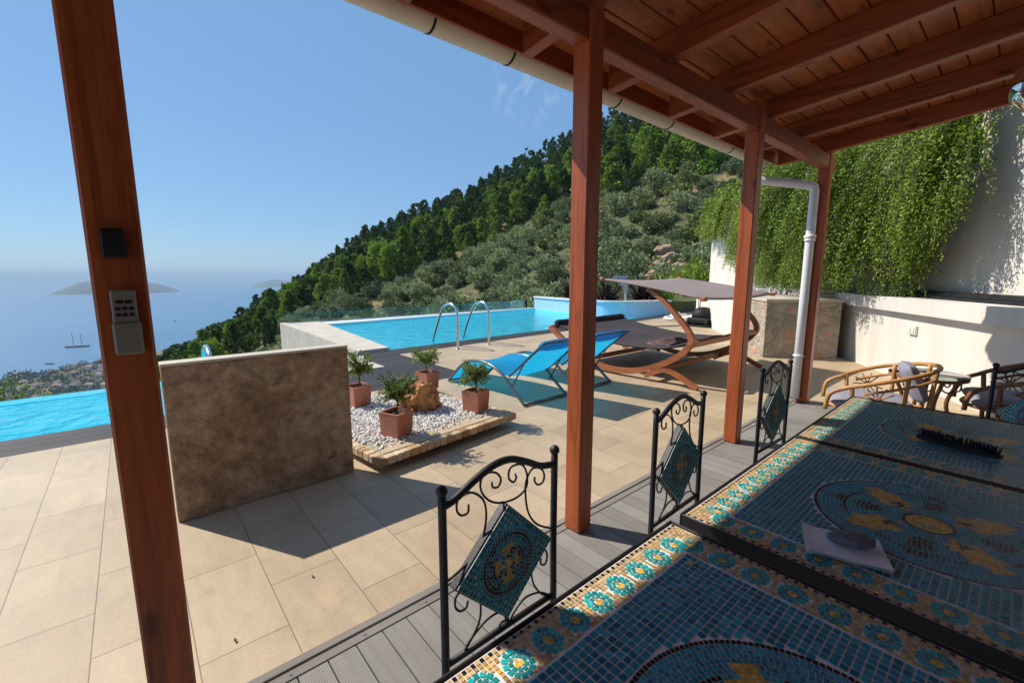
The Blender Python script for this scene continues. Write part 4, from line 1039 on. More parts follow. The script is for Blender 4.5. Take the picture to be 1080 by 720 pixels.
# ---------------- village on the coast
random.seed(12)
vil = MB()
ni = 0
hs_ = scatter(900, 830, 1120, brg(-10), brg(118), 21, lambda r, b, x, y: hgt(r, b) > SEA+3.5)
random.shuffle(hs_)
GV = 'small houses of the village on the coast'
for r, b, x, y in hs_[:27]:
    z = hgt(r, b); a = random.uniform(0, 3.1); w_, d_, h_ = random.uniform(9, 15), random.uniform(7, 10), random.uniform(4, 7.5)
    h = thing('village_house', (x, y, z), 'white walled house with a red roof in the village on the far coast', 'house', GV)
    mm = Matrix.Translation((x, y, z)) @ Matrix.Rotation(a, 4, 'Z')
    mb = MB(); mb.box(-w_/2, w_/2, -d_/2, d_/2, -2, h_, mat=mm); mb.build('wall', MAT['house_wall'], h)
    mb = MB(); o_ = .5
    mb.add([mm @ Vector(v) for v in ((-w_/2-o_, -d_/2-o_, h_+.02), (w_/2+o_, -d_/2-o_, h_+.02), (w_/2+o_, d_/2+o_, h_+.02), (-w_/2-o_, d_/2+o_, h_+.02), (-w_/2+2, 0, h_+2.4), (w_/2-2, 0, h_+2.4))], [(0, 1, 5, 4), (2, 3, 4, 5), (1, 2, 5), (3, 0, 4), (3, 2, 1, 0)])
    mb.build('roof', MAT['house_roof'], h)
mb = MB()
for r, b, x, y in scatter(9000, 600, 1150, brg(-30), brg(150), 7.5, lambda r, b, x, y: hgt(r, b) > SEA+1 and all((x-q[2])**2+(y-q[3])**2 > 90 for q in hs_[:27])):
    z = hgt(r, b); s_ = random.uniform(2.2, 5.5)*(1.3 if random.random() < .1 else 1)
    for k in range(16):
        o = rv(); mb.leaf(Vector((x, y, z+s_*.8))+Vector((o.x*s_*.8, o.y*s_*.8, o.z*s_*.9)), rv(), s_*.5, s_*.75, rv())
tag(mb.build('coastal_woodland', MAT['cypress']), kind='stuff')

# ================================================================== MOSAIC TABLES AND CHAIRS
random.seed(40)
def tile_quad(mb, put, u, v, a, hw, hh, mi, tilt=.022):
    ca, sa = math.cos(a), math.sin(a); tx, ty = random.uniform(-tilt, tilt), random.uniform(-tilt, tilt); q = []
    j = .12
    for du, dv in ((-hw, -hh), (hw, -hh), (hw, hh), (-hw, hh)):
        du *= 1+random.uniform(-j, j*.3); dv *= 1+random.uniform(-j, j*.3)
        q.append(put(u+du*ca-dv*sa, v+du*sa+dv*ca, .0012+du*tx+dv*ty))
    mb.add(q, [(0, 1, 2, 3)], mi)
def medal_color(r, t, Rm):
    k = r/Rm
    if k > .955: return 5
    if k > .90: return 6
    if k > .865: return 5
    t6 = (t % (math.pi*2/4))-math.pi/4                      # four petals
    if k < .17: return 3
    if k < .21: return 5
    pet = abs(t6) < (.25 if .50 < k < .70 else .34 if .38 < k <= .50 else .12 if .24 < k < .8 else 0)
    if pet and .27 < k < .80: return 3 if (k < .33 or k > .44 or abs(t6) > .1) else 5
    t7 = abs(((t+math.pi/4) % (math.pi/2))-math.pi/4)
    if ((k-.50)/.13)**2+(t7/.20)**2 < 1: return 5
    if ((k-.50)/.19)**2+(t7/.33)**2 < 1: return 2 if random.random() < .3 else 1
    if ((k-.76)/.06)**2+(t7/.12)**2 < 1: return 5
    if .69 < k < .73 and t7 < .5: return 5
    return random.choice((6, 6, 1, 0))
def ring_tiles(mb, put, cu, cv, r0, r1, pitch, colf, gap=.0014):
    nr = max(1, round((r1-r0)/pitch)); dr = (r1-r0)/nr
    for i in range(nr):
        r = r0+(i+.5)*dr; n_ = max(3, int(2*math.pi*r/pitch)); ph = random.random()
        for k in range(n_):
            t = (k+ph)/n_*2*math.pi
            tile_quad(mb, put, cu+r*math.cos(t), cv+r*math.sin(t), t, dr/2-gap/2, math.pi*r/n_-gap/2, colf(r, t))
def table_mosaic(mb, put, H, field=(0, 0, 0, 6, 6, 1)):
    # H: half width.  edge dots, cream border with rings, field, medallion
    e = H-.012
    bw = .088
    p = .0092
    n_ = int(2*e/p); p = 2*e/n_
    rows = int(bw/p)
    def inring(s):                                          # distance to nearest motif centre along the border
        m_ = round((2*e-bw)/.0745); q = (2*e-bw)/m_; return (s % q)-q/2, q
    for side in range(4):
        ca, sa = [(1, 0), (0, 1), (-1, 0), (0, -1)][side]
        def P(s, d, z): # s along, d inward from edge
            uu, vv = -e+s, -e+d; return put(uu*ca-vv*sa, uu*sa+vv*ca, z)
        Pf = lambda u, v, z: P(u, v, z)
        for j in range(rows):
            for i in range(n_-rows):
                s, d = (i+.5)*p, (j+.5)*p
                ss = s-bw/2; off, q = inring(ss) if 0 < ss < (2*e-bw)-bw*.0 else (q_ := .0372, .0745)
                dist = math.hypot(off, d-bw*.56)
                if dist < .031 and ss > 0: continue
                c = 4
                if j == 0: c = 5 if i % 2 == 0 else 4
                elif random.random() < .05: c = 3
                tile_quad(mb, Pf, s, d, 0, p*.43, p*.43, c)
        m_ = round((2*e-bw)/.0745); q = (2*e-bw)/m_
        for k in range(m_):
            s0 = bw/2+(k+.5)*q; d0 = bw*.56
            if s0 > 2*e-bw+.01: continue
            for rr, nt_, c, hl in ((.0240, 13, 2, .0052), (.0138, 9, 1, .0040)):
                for t in range(nt_):
                    a = (t+.5)/nt_*2*math.pi; w_ = math.pi*rr/nt_*.86
                    tile_quad(mb, Pf, s0+rr*math.cos(a)*.95, d0+rr*math.sin(a)*1.08, a, hl, w_, 1 if random.random() < .22 else c)
            for dx, dd, cc in ((-.0045, .003, 3), (.0045, .003, 3), (0, -.0065, 4)): tile_quad(mb, Pf, s0+dx, d0+dd, 0, .0038, .0052, cc)
    f = e-bw; p = .0162; n_ = int(2*f/p); p = 2*f/n_; Rm = .252
    pu = p; nv = int(2*f/(p*.86)); pv = 2*f/nv
    for i in range(n_):
        jit = random.uniform(-.4, .4)*pv
        for j in range(nv):
            u, v = -f+(i+.5)*pu, -f+(j+.5)*pv
            r = math.hypot(u, v)
            if r < Rm+.006: continue
            c = random.choice(field)
            if abs(abs(u)-abs(v)) < .005 and r > .42: c = 4 if random.random() < .2 else 0
            tile_quad(mb, put, u, v, 0, pu*.425, pv*.415, c)
    ring_tiles(mb, put, 0, 0, .006, Rm, .0098, lambda r, t: medal_color(r, t, Rm))
TOP = .75
def mosaic_table(cx, cy, label, field=(0, 0, 0, 6, 6, 1)):
    t = thing('mosaic_table', (cx, cy, 0), label, 'table', 'mosaic dining tables in a row')
    H = .455
    mb = MB()
    put = lambda u, v, z: (cx+u, cy+v, TOP-.003+z)
    mb.box(cx-H+.010, cx+H-.010, cy-H+.010, cy+H-.010, TOP-.03, TOP-.003, 7)
    table_mosaic(mb, put, H, field)
    mb.build('mosaic_top', MOS, t)
    mb = MB()
    path = [(cx-H+.006, cy-H+.006, TOP-.013), (cx+H-.006, cy-H+.006, TOP-.013), (cx+H-.006, cy+H-.006, TOP-.013), (cx-H+.006, cy+H-.006, TOP-.013)]
    for sgn in (-1, 1):
        mb.bbox(cx-H, cx+H, cy+sgn*H-.006 if sgn > 0 else cy-H, cy+H if sgn > 0 else cy-H+.006, TOP-.034, TOP+.001, .002)
        mb.bbox(cx+sgn*H-.006 if sgn > 0 else cx-H, cx+H if sgn > 0 else cx-H+.006, cy-H+.0065, cy+H-.0065, TOP-.034, TOP+.0012, .002)
    mb.box(cx-H+.05, cx+H-.05, cy-H+.05, cy+H-.05, TOP-.06, TOP-.031)
    mb.build('table_frame', MAT['iron'], t)
    for sx in (-1, 1):
        for sy in (-1, 1):
            mb = MB(); mb.tube(smooth([(cx+sx*.40, cy+sy*.40, TOP-.05), (cx+sx*.36, cy+sy*.36, .45), (cx+sx*.42, cy+sy*.42, .02)], 6), .016, 10); mb.lathe([(.024, 0), (.02, .012)], (cx+sx*.42, cy+sy*.42, .004), 12); mb.build('leg', MAT['iron'], t)
    return t
mosaic_table(.585, .10, 'nearest blue and gold mosaic table, split from the next by a dark gap')
mosaic_table(1.545, .10, 'middle mosaic table carrying the white napkin and grey stone', (1, 1, 6, 0, 1))
mosaic_table(2.468, .10, 'farthest mosaic table carrying the black brush', (1, 6, 6, 0, 1))
SCR = [[(-.103, .897), (-.105, .879), (-.122, .878), (-.134, .894), (-.131, .918), (-.113, .927), (-.083, .916), (-.06, .889), (-.054, .852), (-.06, .815), (-.067, .794), (-.09, .765), (-.160, .739)],
 [(.034, .927), (.038, .916), (.029, .907), (.014, .923), (.019, .946), (.045, .948), (.063, .937), (.074, .909), (.071, .881), (.045, .865), (.003, .865), (-.034, .878), (-.059, .901), (-.07, .927), (-.065, .948), (-.047, .954), (-.024, .947), (-.01, .927), (-.019, .911), (-.034, .915), (-.037, .928)],
 [(.100, .898), (.100, .886), (.113, .873), (.130, .877), (.133, .897), (.118, .916), (.09, .922), (.071, .897), (.069, .856), (.08, .807), (.11, .766), (.160, .735)],
 [(-.109, .663), (-.114, .649), (-.131, .649), (-.143, .666), (-.141, .689), (-.122, .697), (-.091, .682), (-.074, .644), (-.079, .589), (-.121, .540)],
 [(.004, .551), (-.013, .551), (-.015, .537), (.001, .527)], [(.010, .566), (.012, .535), (.002, .561), (-.012, .583), (-.056, .584), (-.102, .561), (-.121, .540)],
 [(.016, .540), (.035, .560), (.070, .578), (.12, .567), (.158, .540)],
 [(.125, .663), (.124, .649), (.136, .640), (.146, .648), (.146, .672), (.128, .688), (.1, .678), (.09, .646), (.1, .60), (.13, .557), (.158, .540)]]
def chair_mosaic(mb, put, h):
    n_ = int(2*h/.0125); p = 2*h/n_; Rm = h*.92
    for i in range(n_):
        for j in range(n_):
            u, v = -h+(i+.5)*p, -h+(j+.5)*p
            if math.hypot(u, v) > Rm: tile_quad(mb, put, u, v, 0, p*.42, p*.42, random.choice((1, 0, 1, 1)))
    def cf(r, t):
        k = r/Rm
        if k > .9: return 6
        if k > .78: return 2 if random.random() < .25 else 1
        if k > .70: return 5
        for a in range(4):
            ca = a*math.pi/2+math.pi/4
            if math.hypot(k*math.cos(t)-.36*math.cos(ca), k*math.sin(t)-.36*math.sin(ca)) < .2: return 3 if random.random() < .6 else 5
        if k < .14: return 3
        return random.choice((0, 5, 6))
    ring_tiles(mb, put, 0, 0, .004, Rm, .0092, cf)
def make_chair():
    """seat towards -y, back plane at y = 0, centred on x = 0"""
    t = thing('mosaic_chair', (0, 0, 0), '', 'chair', 'iron chairs with mosaic diamonds at the tables')
    for s_ in (-1, 1):
        mb = MB(); mb.tube(smooth([(s_*.175, .02, .004), (s_*.173, .0, .45), (s_*.171, 0, .70), (s_*.171, 0, .945)], 5), .0092, 12)
        mb.lathe([(.006, -.012), (.0115, -.006), (.0135, 0), (.0115, .007), (.006, .012), (.0005, .014)], (s_*.171, 0, .950), 12); mb.build('back_post', MAT['iron'], t)
        mb = MB(); mb.tube(smooth([(s_*.17, -.36, .44), (s_*.178, -.37, .2), (s_*.185, -.385, .004)], 5), .0105, 12); mb.build('front_leg', MAT['iron'], t)
    mb = MB(); mb.tube(smooth([(-.171, 0, .915), (-.14, 0, .922), (-.085, 0, .949), (-.03, 0, .968), (.02, 0, .968), (.075, 0, .945), (.12, 0, .922), (.171, 0, .912)], 5), .0088, 10)
    mb.build('top_rail', MAT['iron'], t)
    mb = MB(); mb.tube([(-.171, 0, .535), (.171, 0, .535)], .008, 10); mb.build('lower_rail', MAT['iron'], t)
    mb = MB()
    for c in SCR: mb.tube(smooth([(x, .0, z) for x, z in c], 4), .0028, 6)
    mb.build('scrollwork', MAT['iron'], t)
    mb = MB(); q = math.sqrt(.5)
    h = .1035; put = lambda u, v, z: ((u-v)*q, -.0145-z, .716+(u+v)*q)
    mm = Matrix.Translation((0, 0, .716)) @ Matrix.Rotation(R(45), 4, 'Y')
    mb.bbox(-.107, .107, -.0125, .0125, -.107, .107, .003, 0, mm)
    d_ = mb.build('diamond_panel', MAT['iron'], t)
    mb = MB(); mb.box(-.1035, .1035, -.0142, -.0126, -.1035, .1035, 7, mm); chair_mosaic(mb, put, h); mb.build('mosaic', MOS, d_)
    mb = MB(); mb.bbox(-.18, .18, -.38, -.012, .425, .448, .006); s0 = mb.build('seat', MAT['iron'], t)
    mb = MB(); mb.box(-.165, .165, -.36, -.03, .4485, .4502, 7); put2 = lambda u, v, z: (u, -.195+v, .4505+z); chair_mosaic(mb, put2, .162); mb.build('mosaic', MOS, s0)
    return t
ch = make_chair()
place(ch, (.627, .755, 0), 0, 'iron mosaic chair at the nearest table, just left of the middle post')
for x, y, rz, lab in ((1.462, .762, R(1), 'iron mosaic chair tucked at the middle table, in front of the post with the downpipe side of the daybed'),
                      (2.425, .772, R(-2), 'iron mosaic chair at the farthest table, seen almost edge on beside the white downpipe'),
                      (3.27, -.115, R(-92), 'iron mosaic chair at the head of the table row, cut by the right picture border')):
    c = copy_tree(ch); place(c, (x, y, 0), rz, lab)
ch.children
for o in bpy.data.objects:
    if o.get('label', '').startswith('iron mosaic chair tucked'): o['label'] = 'iron mosaic chair at the middle table, seen between two brown posts'
# napkin with stone
nk = MB(); t0 = Vector((1.235, .217, TOP)); ua = Vector((.36, -.93, 0)).normalized(); va = Vector((-ua.y, ua.x, 0))
def sheet(mb, z0, hu, hv, curl, seed, n=14):
    vs = []
    for i in range(n+1):
        for j in range(n+1):
            u, v = -1+2*i/n, -1+2*j/n; z = z0+.0025*noise.noise(Vector((u*1.5+seed, v*1.5, 0)))+curl*.8*max(0, -u-.55)**2*(.35+.65*max(0, v))
            p = t0+ua*u*hu+va*v*hv*(1+.05*u); vs.append((p.x, p.y, TOP+.0005+max(0.0, z)))
    fs = [(i*(n+1)+j, (i+1)*(n+1)+j, (i+1)*(n+1)+j+1, i*(n+1)+j+1) for i in range(n) for j in range(n)]
    mb.add(vs, fs, 0, True)
for k, z in enumerate((.0025, .0055, .0085, .0115)): sheet(nk, z, (.080), .060+.001*k, .03+.012*k, k*2.3)
tag(nk.build('napkin', MAT['napkin'], loc=(t0.x, t0.y, TOP)), 'folded white napkin lying on the middle mosaic table', 'napkin')
rk = rock_mesh(1, 4.4, .12, (.052, .026, .017)); rz = Matrix.Translation((t0.x+.01, t0.y-.012, TOP+.028)) @ Matrix.Rotation(math.atan2(ua.y, ua.x)+.25, 4, 'Z'); rk.v = [tuple(rz @ Vector(v)) for v in rk.v]; rk.sm = [True]*len(rk.sm)
tag(rk.build('stone', MAT['pebble_grey'], loc=(t0.x, t0.y, TOP+.02)), 'smooth grey streaked stone holding down the white napkin', 'stone')
# black brush
br = thing('table_brush', (2.32, .105, TOP), 'long black brush with bristles up lying on the farthest mosaic table', 'brush')
b0, b1 = Vector((2.35, .222, TOP+.012)), Vector((2.285, -.012, TOP+.012)); bd = (b1-b0)
mb = MB(); mb.sweep([b0+bd*t for t in (0, .04, .15, .5, .85, .96, 1)], [(-.009, -.016), (.008, -.016), (.008, .016), (-.009, .016)], up=(0, 0, 1), smooth=False, scale=[.5, .85, 1, 1.1, 1, .85, .5]); mb.build('brush_back', MAT['black_plastic'], br)
mb = MB(); sd = Vector((-bd.y, bd.x, 0)).normalized()
for k in range(46):
    for w_ in (-.010, -.003, .004, .011):
        p = b0+bd*(.05+.9*k/45)+sd*(w_+random.uniform(-.002, .002)); tip = p+Vector((random.uniform(-.006, .006), random.uniform(-.006, .006), random.uniform(.026, .036)))
        mb.tube([p, tip], .0014, 4)
mb.build('bristles', MAT['black_plastic'], br)

# ================================================================== PLANTER PLATFORM
random.seed(3)
pa = math.atan2(.178, 1.44); C0 = Vector((1.21, 2.825, 0)); mP = Matrix.Translation(C0) @ Matrix.Rotation(pa, 4, 'Z')
PX, PY = 1.45, 1.62
pf = thing('planter_platform', mP @ Vector((PX/2, PY/2, 0)), 'low square stone platform filled with white gravel, raised on small feet', 'planter')
mb = MB(); mb.bbox(.075, PX-.075, .075, PY-.075, .065, .112, .003, 0, mP); mb.build('slab', MAT['marble'], pf)
mb = MB()
def edge_row(x0, y0, dx, dy, L_):
    s = 0
    while s < L_-.02:
        w_ = min(random.uniform(.055, .095), L_-s); a, b = s+.0015, s+w_-.0015
        xs = sorted((x0+dx*a-dy*0, x0+dx*b-dy*.07)); ys = sorted((y0+dy*a+dx*0, y0+dy*b+dx*.07))
        mb.bbox(xs[0], xs[1], ys[0], ys[1], .058+random.uniform(-.002, .002), .118+random.uniform(-.002, .002), .006, 0, mP); s += w_
edge_row(0, 0, 1, 0, PX); edge_row(PX, .072, 0, 1, PY-.144); edge_row(0.072, .072, 0, 1, PY-.144)
s = 0
while s < PX-.02:
    w_ = min(random.uniform(.055, .095), PX-s); mb.bbox(s+.0015, s+w_-.0015, PY-.07, PY, .058, .118, .006, 0, mP); s += w_
mb.build('edge_stones', MAT['edge_brick'], pf)
mb = MB()
for i in range(5):
    x = .076
    mb.bbox(.078+i*.262, .078+i*.262+.258, .078, .235, .1125, .119, .003, 0, mP)
mb.build('border_tiles', MAT['marble'], pf)
for x in (.18, PX/2, PX-.18):
    for y in (.16, PY-.16):
        mb = MB(); p = mP @ Vector((x, y, 0)); mb.lathe([(.03, .0), (.036, .01), (.03, .045), (.045, .064)], (p.x, p.y, .001), 14); mb.build('foot', MAT['black_plastic'], pf)
mb = MB()
ico = rock_mesh(1, 2, .0, (1, 1, 1), 0)
for k in range(5200):
    x, y = random.uniform(.08, PX-.08), random.uniform(.25, PY-.08)
    if random.random() < .03: y = random.uniform(.15, .26)
    s_ = random.uniform(.008, .017); p = mP @ Vector((x, y, .114+random.uniform(0, .014))); q = Quaternion(rv(), random.uniform(0, 6)).to_matrix()
    a, b, c = random.uniform(.8, 1.3), random.uniform(.7, 1.1), random.uniform(.5, .8)
    mb.add([p+q @ Vector((v[0]*s_*a, v[1]*s_*b, v[2]*s_*c)) for v in ico.v], ico.f, 0, True)
gv = mb.build('white_gravel', MAT['gravel']); tag(gv, kind='stuff')
def potted(x, y, label, hgt_, rad, rot, dens=1.0, lean=(0, 0), leafm='bush'):
    z = .128; t = thing('potted_olive', (x, y, z), label, 'potted plant', 'young olive plants in square terracotta pots')
    m_ = Matrix.Translation((x, y, z)) @ Matrix.Rotation(rot, 4, 'Z'); mb = MB()
    b, tp, H = .083, .098, .195
    def ring(r, zz): return [m_ @ Vector((sx*r, sy*r, zz)) for sx, sy in ((-1, -1), (1, -1), (1, 1), (-1, 1))]
    vs = ring(b, 0)+ring(b+.002, .004)+ring(tp-.002, H-.004)+ring(tp, H)+ring(tp-.014, H)+ring(tp-.018, H-.035)
    fs = [(3, 2, 1, 0)]+[(j*4+i, j*4+(i+1) % 4, (j+1)*4+(i+1) % 4, (j+1)*4+i) for j in range(5) for i in range(4)]
    mb.add(vs, fs); mb.build('pot', MAT['terracotta'], t)
    mb = MB(); r_ = tp-.0175; n = 8; vs = []
    for i in range(n+1):
        for j in range(n+1): vs.append(m_ @ Vector((-r_+2*r_*i/n, -r_+2*r_*j/n, H-.028+.012*noise.noise(Vector((i*.9+x*9, j*.9, 0))))))
    mb.add(vs, [(i*(n+1)+j, (i+1)*(n+1)+j, (i+1)*(n+1)+j+1, i*(n+1)+j+1) for i in range(n) for j in range(n)], 0, True); mb.build('soil', MAT['soil'], t)
    fo, tr = MB(), MB(); base = Vector((x, y, z+H-.03)); top = base+Vector((lean[0], lean[1], hgt_*.36))
    tr.tube(smooth([base, base+(top-base)*.5+Vector((.008, .004, 0)), top], 4), .007, 7)
    for k in range(int(64*dens)):
        a = random.uniform(0, 6.283); u = random.random()
        e = top+Vector((math.cos(a)*rad*random.uniform(.35, 1.05), math.sin(a)*rad*random.uniform(.35, 1.05), hgt_*(-.10+.62*random.random()**.8)))
        md = top*.55+e*.45+Vector((0, 0, .02)); pth = smooth([top+(base-top)*random.uniform(0, .3), md, e], 5); tr.tube(pth, .0016, 4)
        for i in range(2, len(pth)):
            d = (pth[i]-pth[i-1]).normalized()
            for c in range(3):
                fo.leaf(pth[i], (d+rv()*1.0+Vector((0, 0, .25))).normalized(),   .0105*random.uniform(.8, 1.3), .036*random.uniform(.7, 1.2), rv())
    tr.build('stem', MAT['bark'], t); fo.build('foliage', MAT[leafm], t)
potted(1.53, 3.20, 'front young olive in a terracotta pot at the near left of the gravel platform', .36, .17, pa+.25, 1.15, (.02, .0))
potted(1.62, 4.22, 'young olive in a terracotta pot half hidden by the brown concrete wall', .40, .15, pa, 1, (.03, 0))
potted(2.46, 4.32, 'young olive in a terracotta pot behind the orange rock on the gravel', .36, .19, pa+.1, 1.1, (-.01, .02))
potted(2.40, 3.31, 'rounded young olive in a terracotta pot at the right corner beside the blue lounger', .33, .15, pa+.18, 1.25, (.0, .0), 'bush')
rk = rock_mesh(.16, 7.7, .55, (1.0, .8, 1.05), 4); mm = Matrix.Translation((2.0, 3.70, .215)) @ Matrix.Rotation(R(-18), 4, 'Y'); rk.v = [tuple(mm @ Vector(v)) for v in rk.v]
r2 = rock_mesh(.10, 2.9, .5, (.8, .8, 1.5), 4); mm = Matrix.Translation((2.12, 3.66, .22)) @ Matrix.Rotation(R(-28), 4, 'Y'); rk.add([tuple(mm @ Vector(v)) for v in r2.v], r2.f)
tag(rk.build('ornamental_rock', MAT['rock'], loc=(2.0, 3.7, .12)), 'rugged orange brown rock in the middle of the white gravel', 'rock')
mb = MB(); mb.tube(smooth([(1.62, 3.5, .145), (1.78, 3.62, .16), (1.9, 3.75, .185), (1.97, 3.9, .20)], 5), .026, 9, scale=[.7]+[1+.15*math.sin(i*1.7) for i in range(14)]+[.5])
tag(mb.build('driftwood', MAT['bark'], loc=(1.75, 3.6, .13)), 'short piece of pale driftwood leaning on the orange rock', 'driftwood')

# ================================================================== SUN LOUNGERS
def lounger():
    """foot at y = +, head at y = -, near side x = 0, width .66"""
    t = thing('sun_lounger', (0, 0, 0), '', 'sun lounger', 'blue sun loungers beside the planter')
    Wd = .66
    leg = [(4.87, .02), (4.72, .15), (4.52, .30), (4.33, .365), (4.12, .385), (3.92, .36), (3.74, .29), (3.60, .18), (3.45, .07), (3.38, .022)]
    for x in (0, Wd):
        mb = MB(); mb.tube(smooth([(x, y, z) for y, z in leg], 5), .017, 10); mb.build('side_frame', MAT['grey_tube'], t)
        mb = MB(); mb.tube(smooth([(x+(.03 if x == 0 else -.03), y, z) for y, z in ((3.66, .285), (3.46, .44), (3.28, .585), (3.10, .72))], 4), .014, 10); mb.build('backrest_frame', MAT['grey_tube'], t)
        mb = MB(); mb.tube([(x+(.035 if x == 0 else -.035), 3.42, .47), (x+(.035 if x == 0 else -.035), 3.62, .17)], .009, 8); mb.build('brace', MAT['grey_tube'], t)
    mb = MB(); mb.tube([(0, 3.38, .022), (Wd, 3.38, .022)], .017, 10); mb.build('base_bar', MAT['grey_tube'], t)
    mb = MB(); mb.tube([(0, 4.87, .02), (Wd, 4.87, .02)], .014, 10); mb.build('foot_bar', MAT['grey_tube'], t)
    mb = MB(); mb.tube([(.03, 3.10, .72), (Wd-.03, 3.10, .72)], .013, 10); mb.build('head_bar', MAT['grey_tube'], t)
    prof = smooth([(0, 4.87, .035), (0, 4.72, .165), (0, 4.52, .312), (0, 4.33, .378), (0, 4.12, .392), (0, 3.95, .365), (0, 3.80, .315), (0, 3.66, .295), (0, 3.46, .45), (0, 3.28, .60), (0, 3.09, .738)], 5)
    mb = MB(); vs = []; n = 8
    for q in prof:
        for j in range(n+1):
            u = j/n; vs.append((.012+(Wd-.024)*u, q.y, q.z-.035*math.sin(math.pi*u)*(1 if 3.2 < q.y < 4.7 else .3)))
    fs = [(i*(n+1)+j, i*(n+1)+j+1, (i+1)*(n+1)+j+1, (i+1)*(n+1)+j) for i in range(len(prof)-1) for j in range(n)]
    mb.add(vs, fs, 0, True); mb.build('sling_fabric', MAT['blue_fabric'], t)
    
    mb = MB()
    pp = [(0, 3.30, .60), (0, 3.22, .665), (0, 3.14, .725), (0, 3.105, .75)]
    mb.sweep([(x, 3.205, .685) for x in (.05, .07, .2, .46, .59, .61)], [(.022*math.cos(a)*1.0+.075*math.sin(a)*.62, .075*math.sin(a)*.78) for a in [2*math.pi*i/16 for i in range(16)]], up=(0, .0, 1), scale=[.5, .9, 1, 1, .9, .5])
    mb.build('head_cushion', MAT['blue_fabric'], t)
    mb = MB(); mb.tube(smooth([(Wd*.45, 3.70, .335), (Wd*.62, 3.74, .345), (Wd*.78, 3.80, .35)], 4), .022, 8); mb.build('strap', MAT['navy'], t)
    return t
lg = lounger(); place(lg, (3.09, 0, 0), 0, 'bright blue sun lounger nearer the planter, left of the middle post')
l2 = copy_tree(lg); place(l2, (4.0, .05, 0), 0, 'bright blue sun lounger mostly hidden behind the middle post, next to the daybed')

# ================================================================== CANOPIED DAYBED
db = thing('garden_daybed', (6.15, 3.6, 0), 'curved larch wood double daybed with brown sling and tilted canopy', 'daybed')
arc = [(5.0, .56), (4.74, .40), (4.42, .22), (4.07, .10), (3.74, .065), (3.4, .10), (3.08, .21), (2.80, .36), (2.66, .49), (2.605, .60), (2.66, .73), (2.82, .90), (3.01, 1.08), (3.23, 1.215)]
SEC = [(-.038, -.028), (.038, -.028), (.038, .028), (-.038, .028)]
def ribbon(mb, pts, x, sec=SEC, scale=None, n=6):
    P = smooth([(x, y, z) for y, z in pts], n)
    k = len(P)
    sc = [(.95 if i < k*.6 else .95-.4*(i-k*.6)/(k*.4)) for i in range(k)] if scale is None else scale
    mb.sweep(P, sec, up=None, smooth=False, scale=sc)
for x in (5.15, 7.15):
    mb = MB(); P = smooth([(x, y, z) for y, z in arc], 6); k = len(P)
    # keep the wide face in the plane of the arc
    vs = []
    for i, q in enumerate(P):
        a = P[max(0, i-1)]; b = P[min(k-1, i+1)]; T = (b-a).normalized(); nn = Vector((0, -T.z, T.y)); s_ = 1 if i < k*.55 else 1-.35*(i-k*.55)/(k*.45)
        for u, w_ in SEC: vs.append(q+nn*u*s_+Vector((w_, 0, 0)))
    mb.add(vs, [(i*4+j, (i+1)*4+j, (i+1)*4+(j+1) % 4, i*4+(j+1) % 4) for i in range(k-1) for j in range(4)]+[(3, 2, 1, 0), ((k-1)*4, (k-1)*4+1, (k-1)*4+2, (k-1)*4+3)])
    mb.build('curved_side_beam', MAT['larch'], db)
    for pts in ([(3.22, .06), (3.05, .15), (2.92, .185), (2.78, .15), (2.62, .075), (2.49, .02)], [(4.2, .06), (4.38, .15), (4.5, .185), (4.66, .15), (4.82, .075), (4.98, .02)]):
        mb = MB(); P = smooth([(x-.001, y, z) for y, z in pts], 5); vs = []; k = len(P)
        for i, q in enumerate(P):
            a = P[max(0, i-1)]; b = P[min(k-1, i+1)]; T = (b-a).normalized(); nn = Vector((0, -T.z, T.y))
            for u, w_ in ((-.03, -.026), (.03, -.026), (.03, .026), (-.03, .026)): vs.append(q+nn*u+Vector((w_, 0, 0)))
        mb.add(vs, [(i*4+j, (i+1)*4+j, (i+1)*4+(j+1) % 4, i*4+(j+1) % 4) for i in range(k-1) for j in range(4)]+[(3, 2, 1, 0), ((k-1)*4, (k-1)*4+1, (k-1)*4+2, (k-1)*4+3)])
        mb.build('foot', MAT['larch'], db)
for y, z, nm in ((5.0, .56, 'head_bar'), (2.62, .545, 'foot_bar'), (3.15, .13, 'cross_bar'), (4.3, .13, 'cross_bar')):
    mb = MB(); mb.bbox(5.12, 7.18, y-.032, y+.032, z-.032, z+.032, .008); mb.build(nm, MAT['larch'], db)
mb = MB(); vs = []; prof = smooth([(0, 4.98, .585), (0, 4.6, .505), (0, 4.2, .45), (0, 3.8, .41), (0, 3.4, .405), (0, 3.0, .44), (0, 2.64, .56)], 6); n = 14
for q in prof:
    for j in range(n+1):
        u = j/n; vs.append((5.24+1.82*u, q.y, q.z-.05*math.sin(math.pi*u)*math.sin(math.pi*min(1, max(0, (q.y-2.6)/2.4)))+.006*noise.noise(Vector((u*6, q.y*4, 0)))))
mb.add(vs, [(i*(n+1)+j, i*(n+1)+j+1, (i+1)*(n+1)+j+1, (i+1)*(n+1)+j) for i in range(len(prof)-1) for j in range(n)], 0, True)
so = mb.build('sling', MAT['brown_fabric'], db); md = so.modifiers.new('thick', 'SOLIDIFY'); md.thickness = .03; md.offset = -1
mb = MB(); mb.tube([(5.22, 4.95, .625), (5.27, 4.95, .63), (6.1, 4.95, .62), (7.0, 4.95, .63), (7.06, 4.95, .625)], .075, 14, scale=[.5, .68, .68, .68, .5]); mb.build('bolster', MAT['navy'], db)
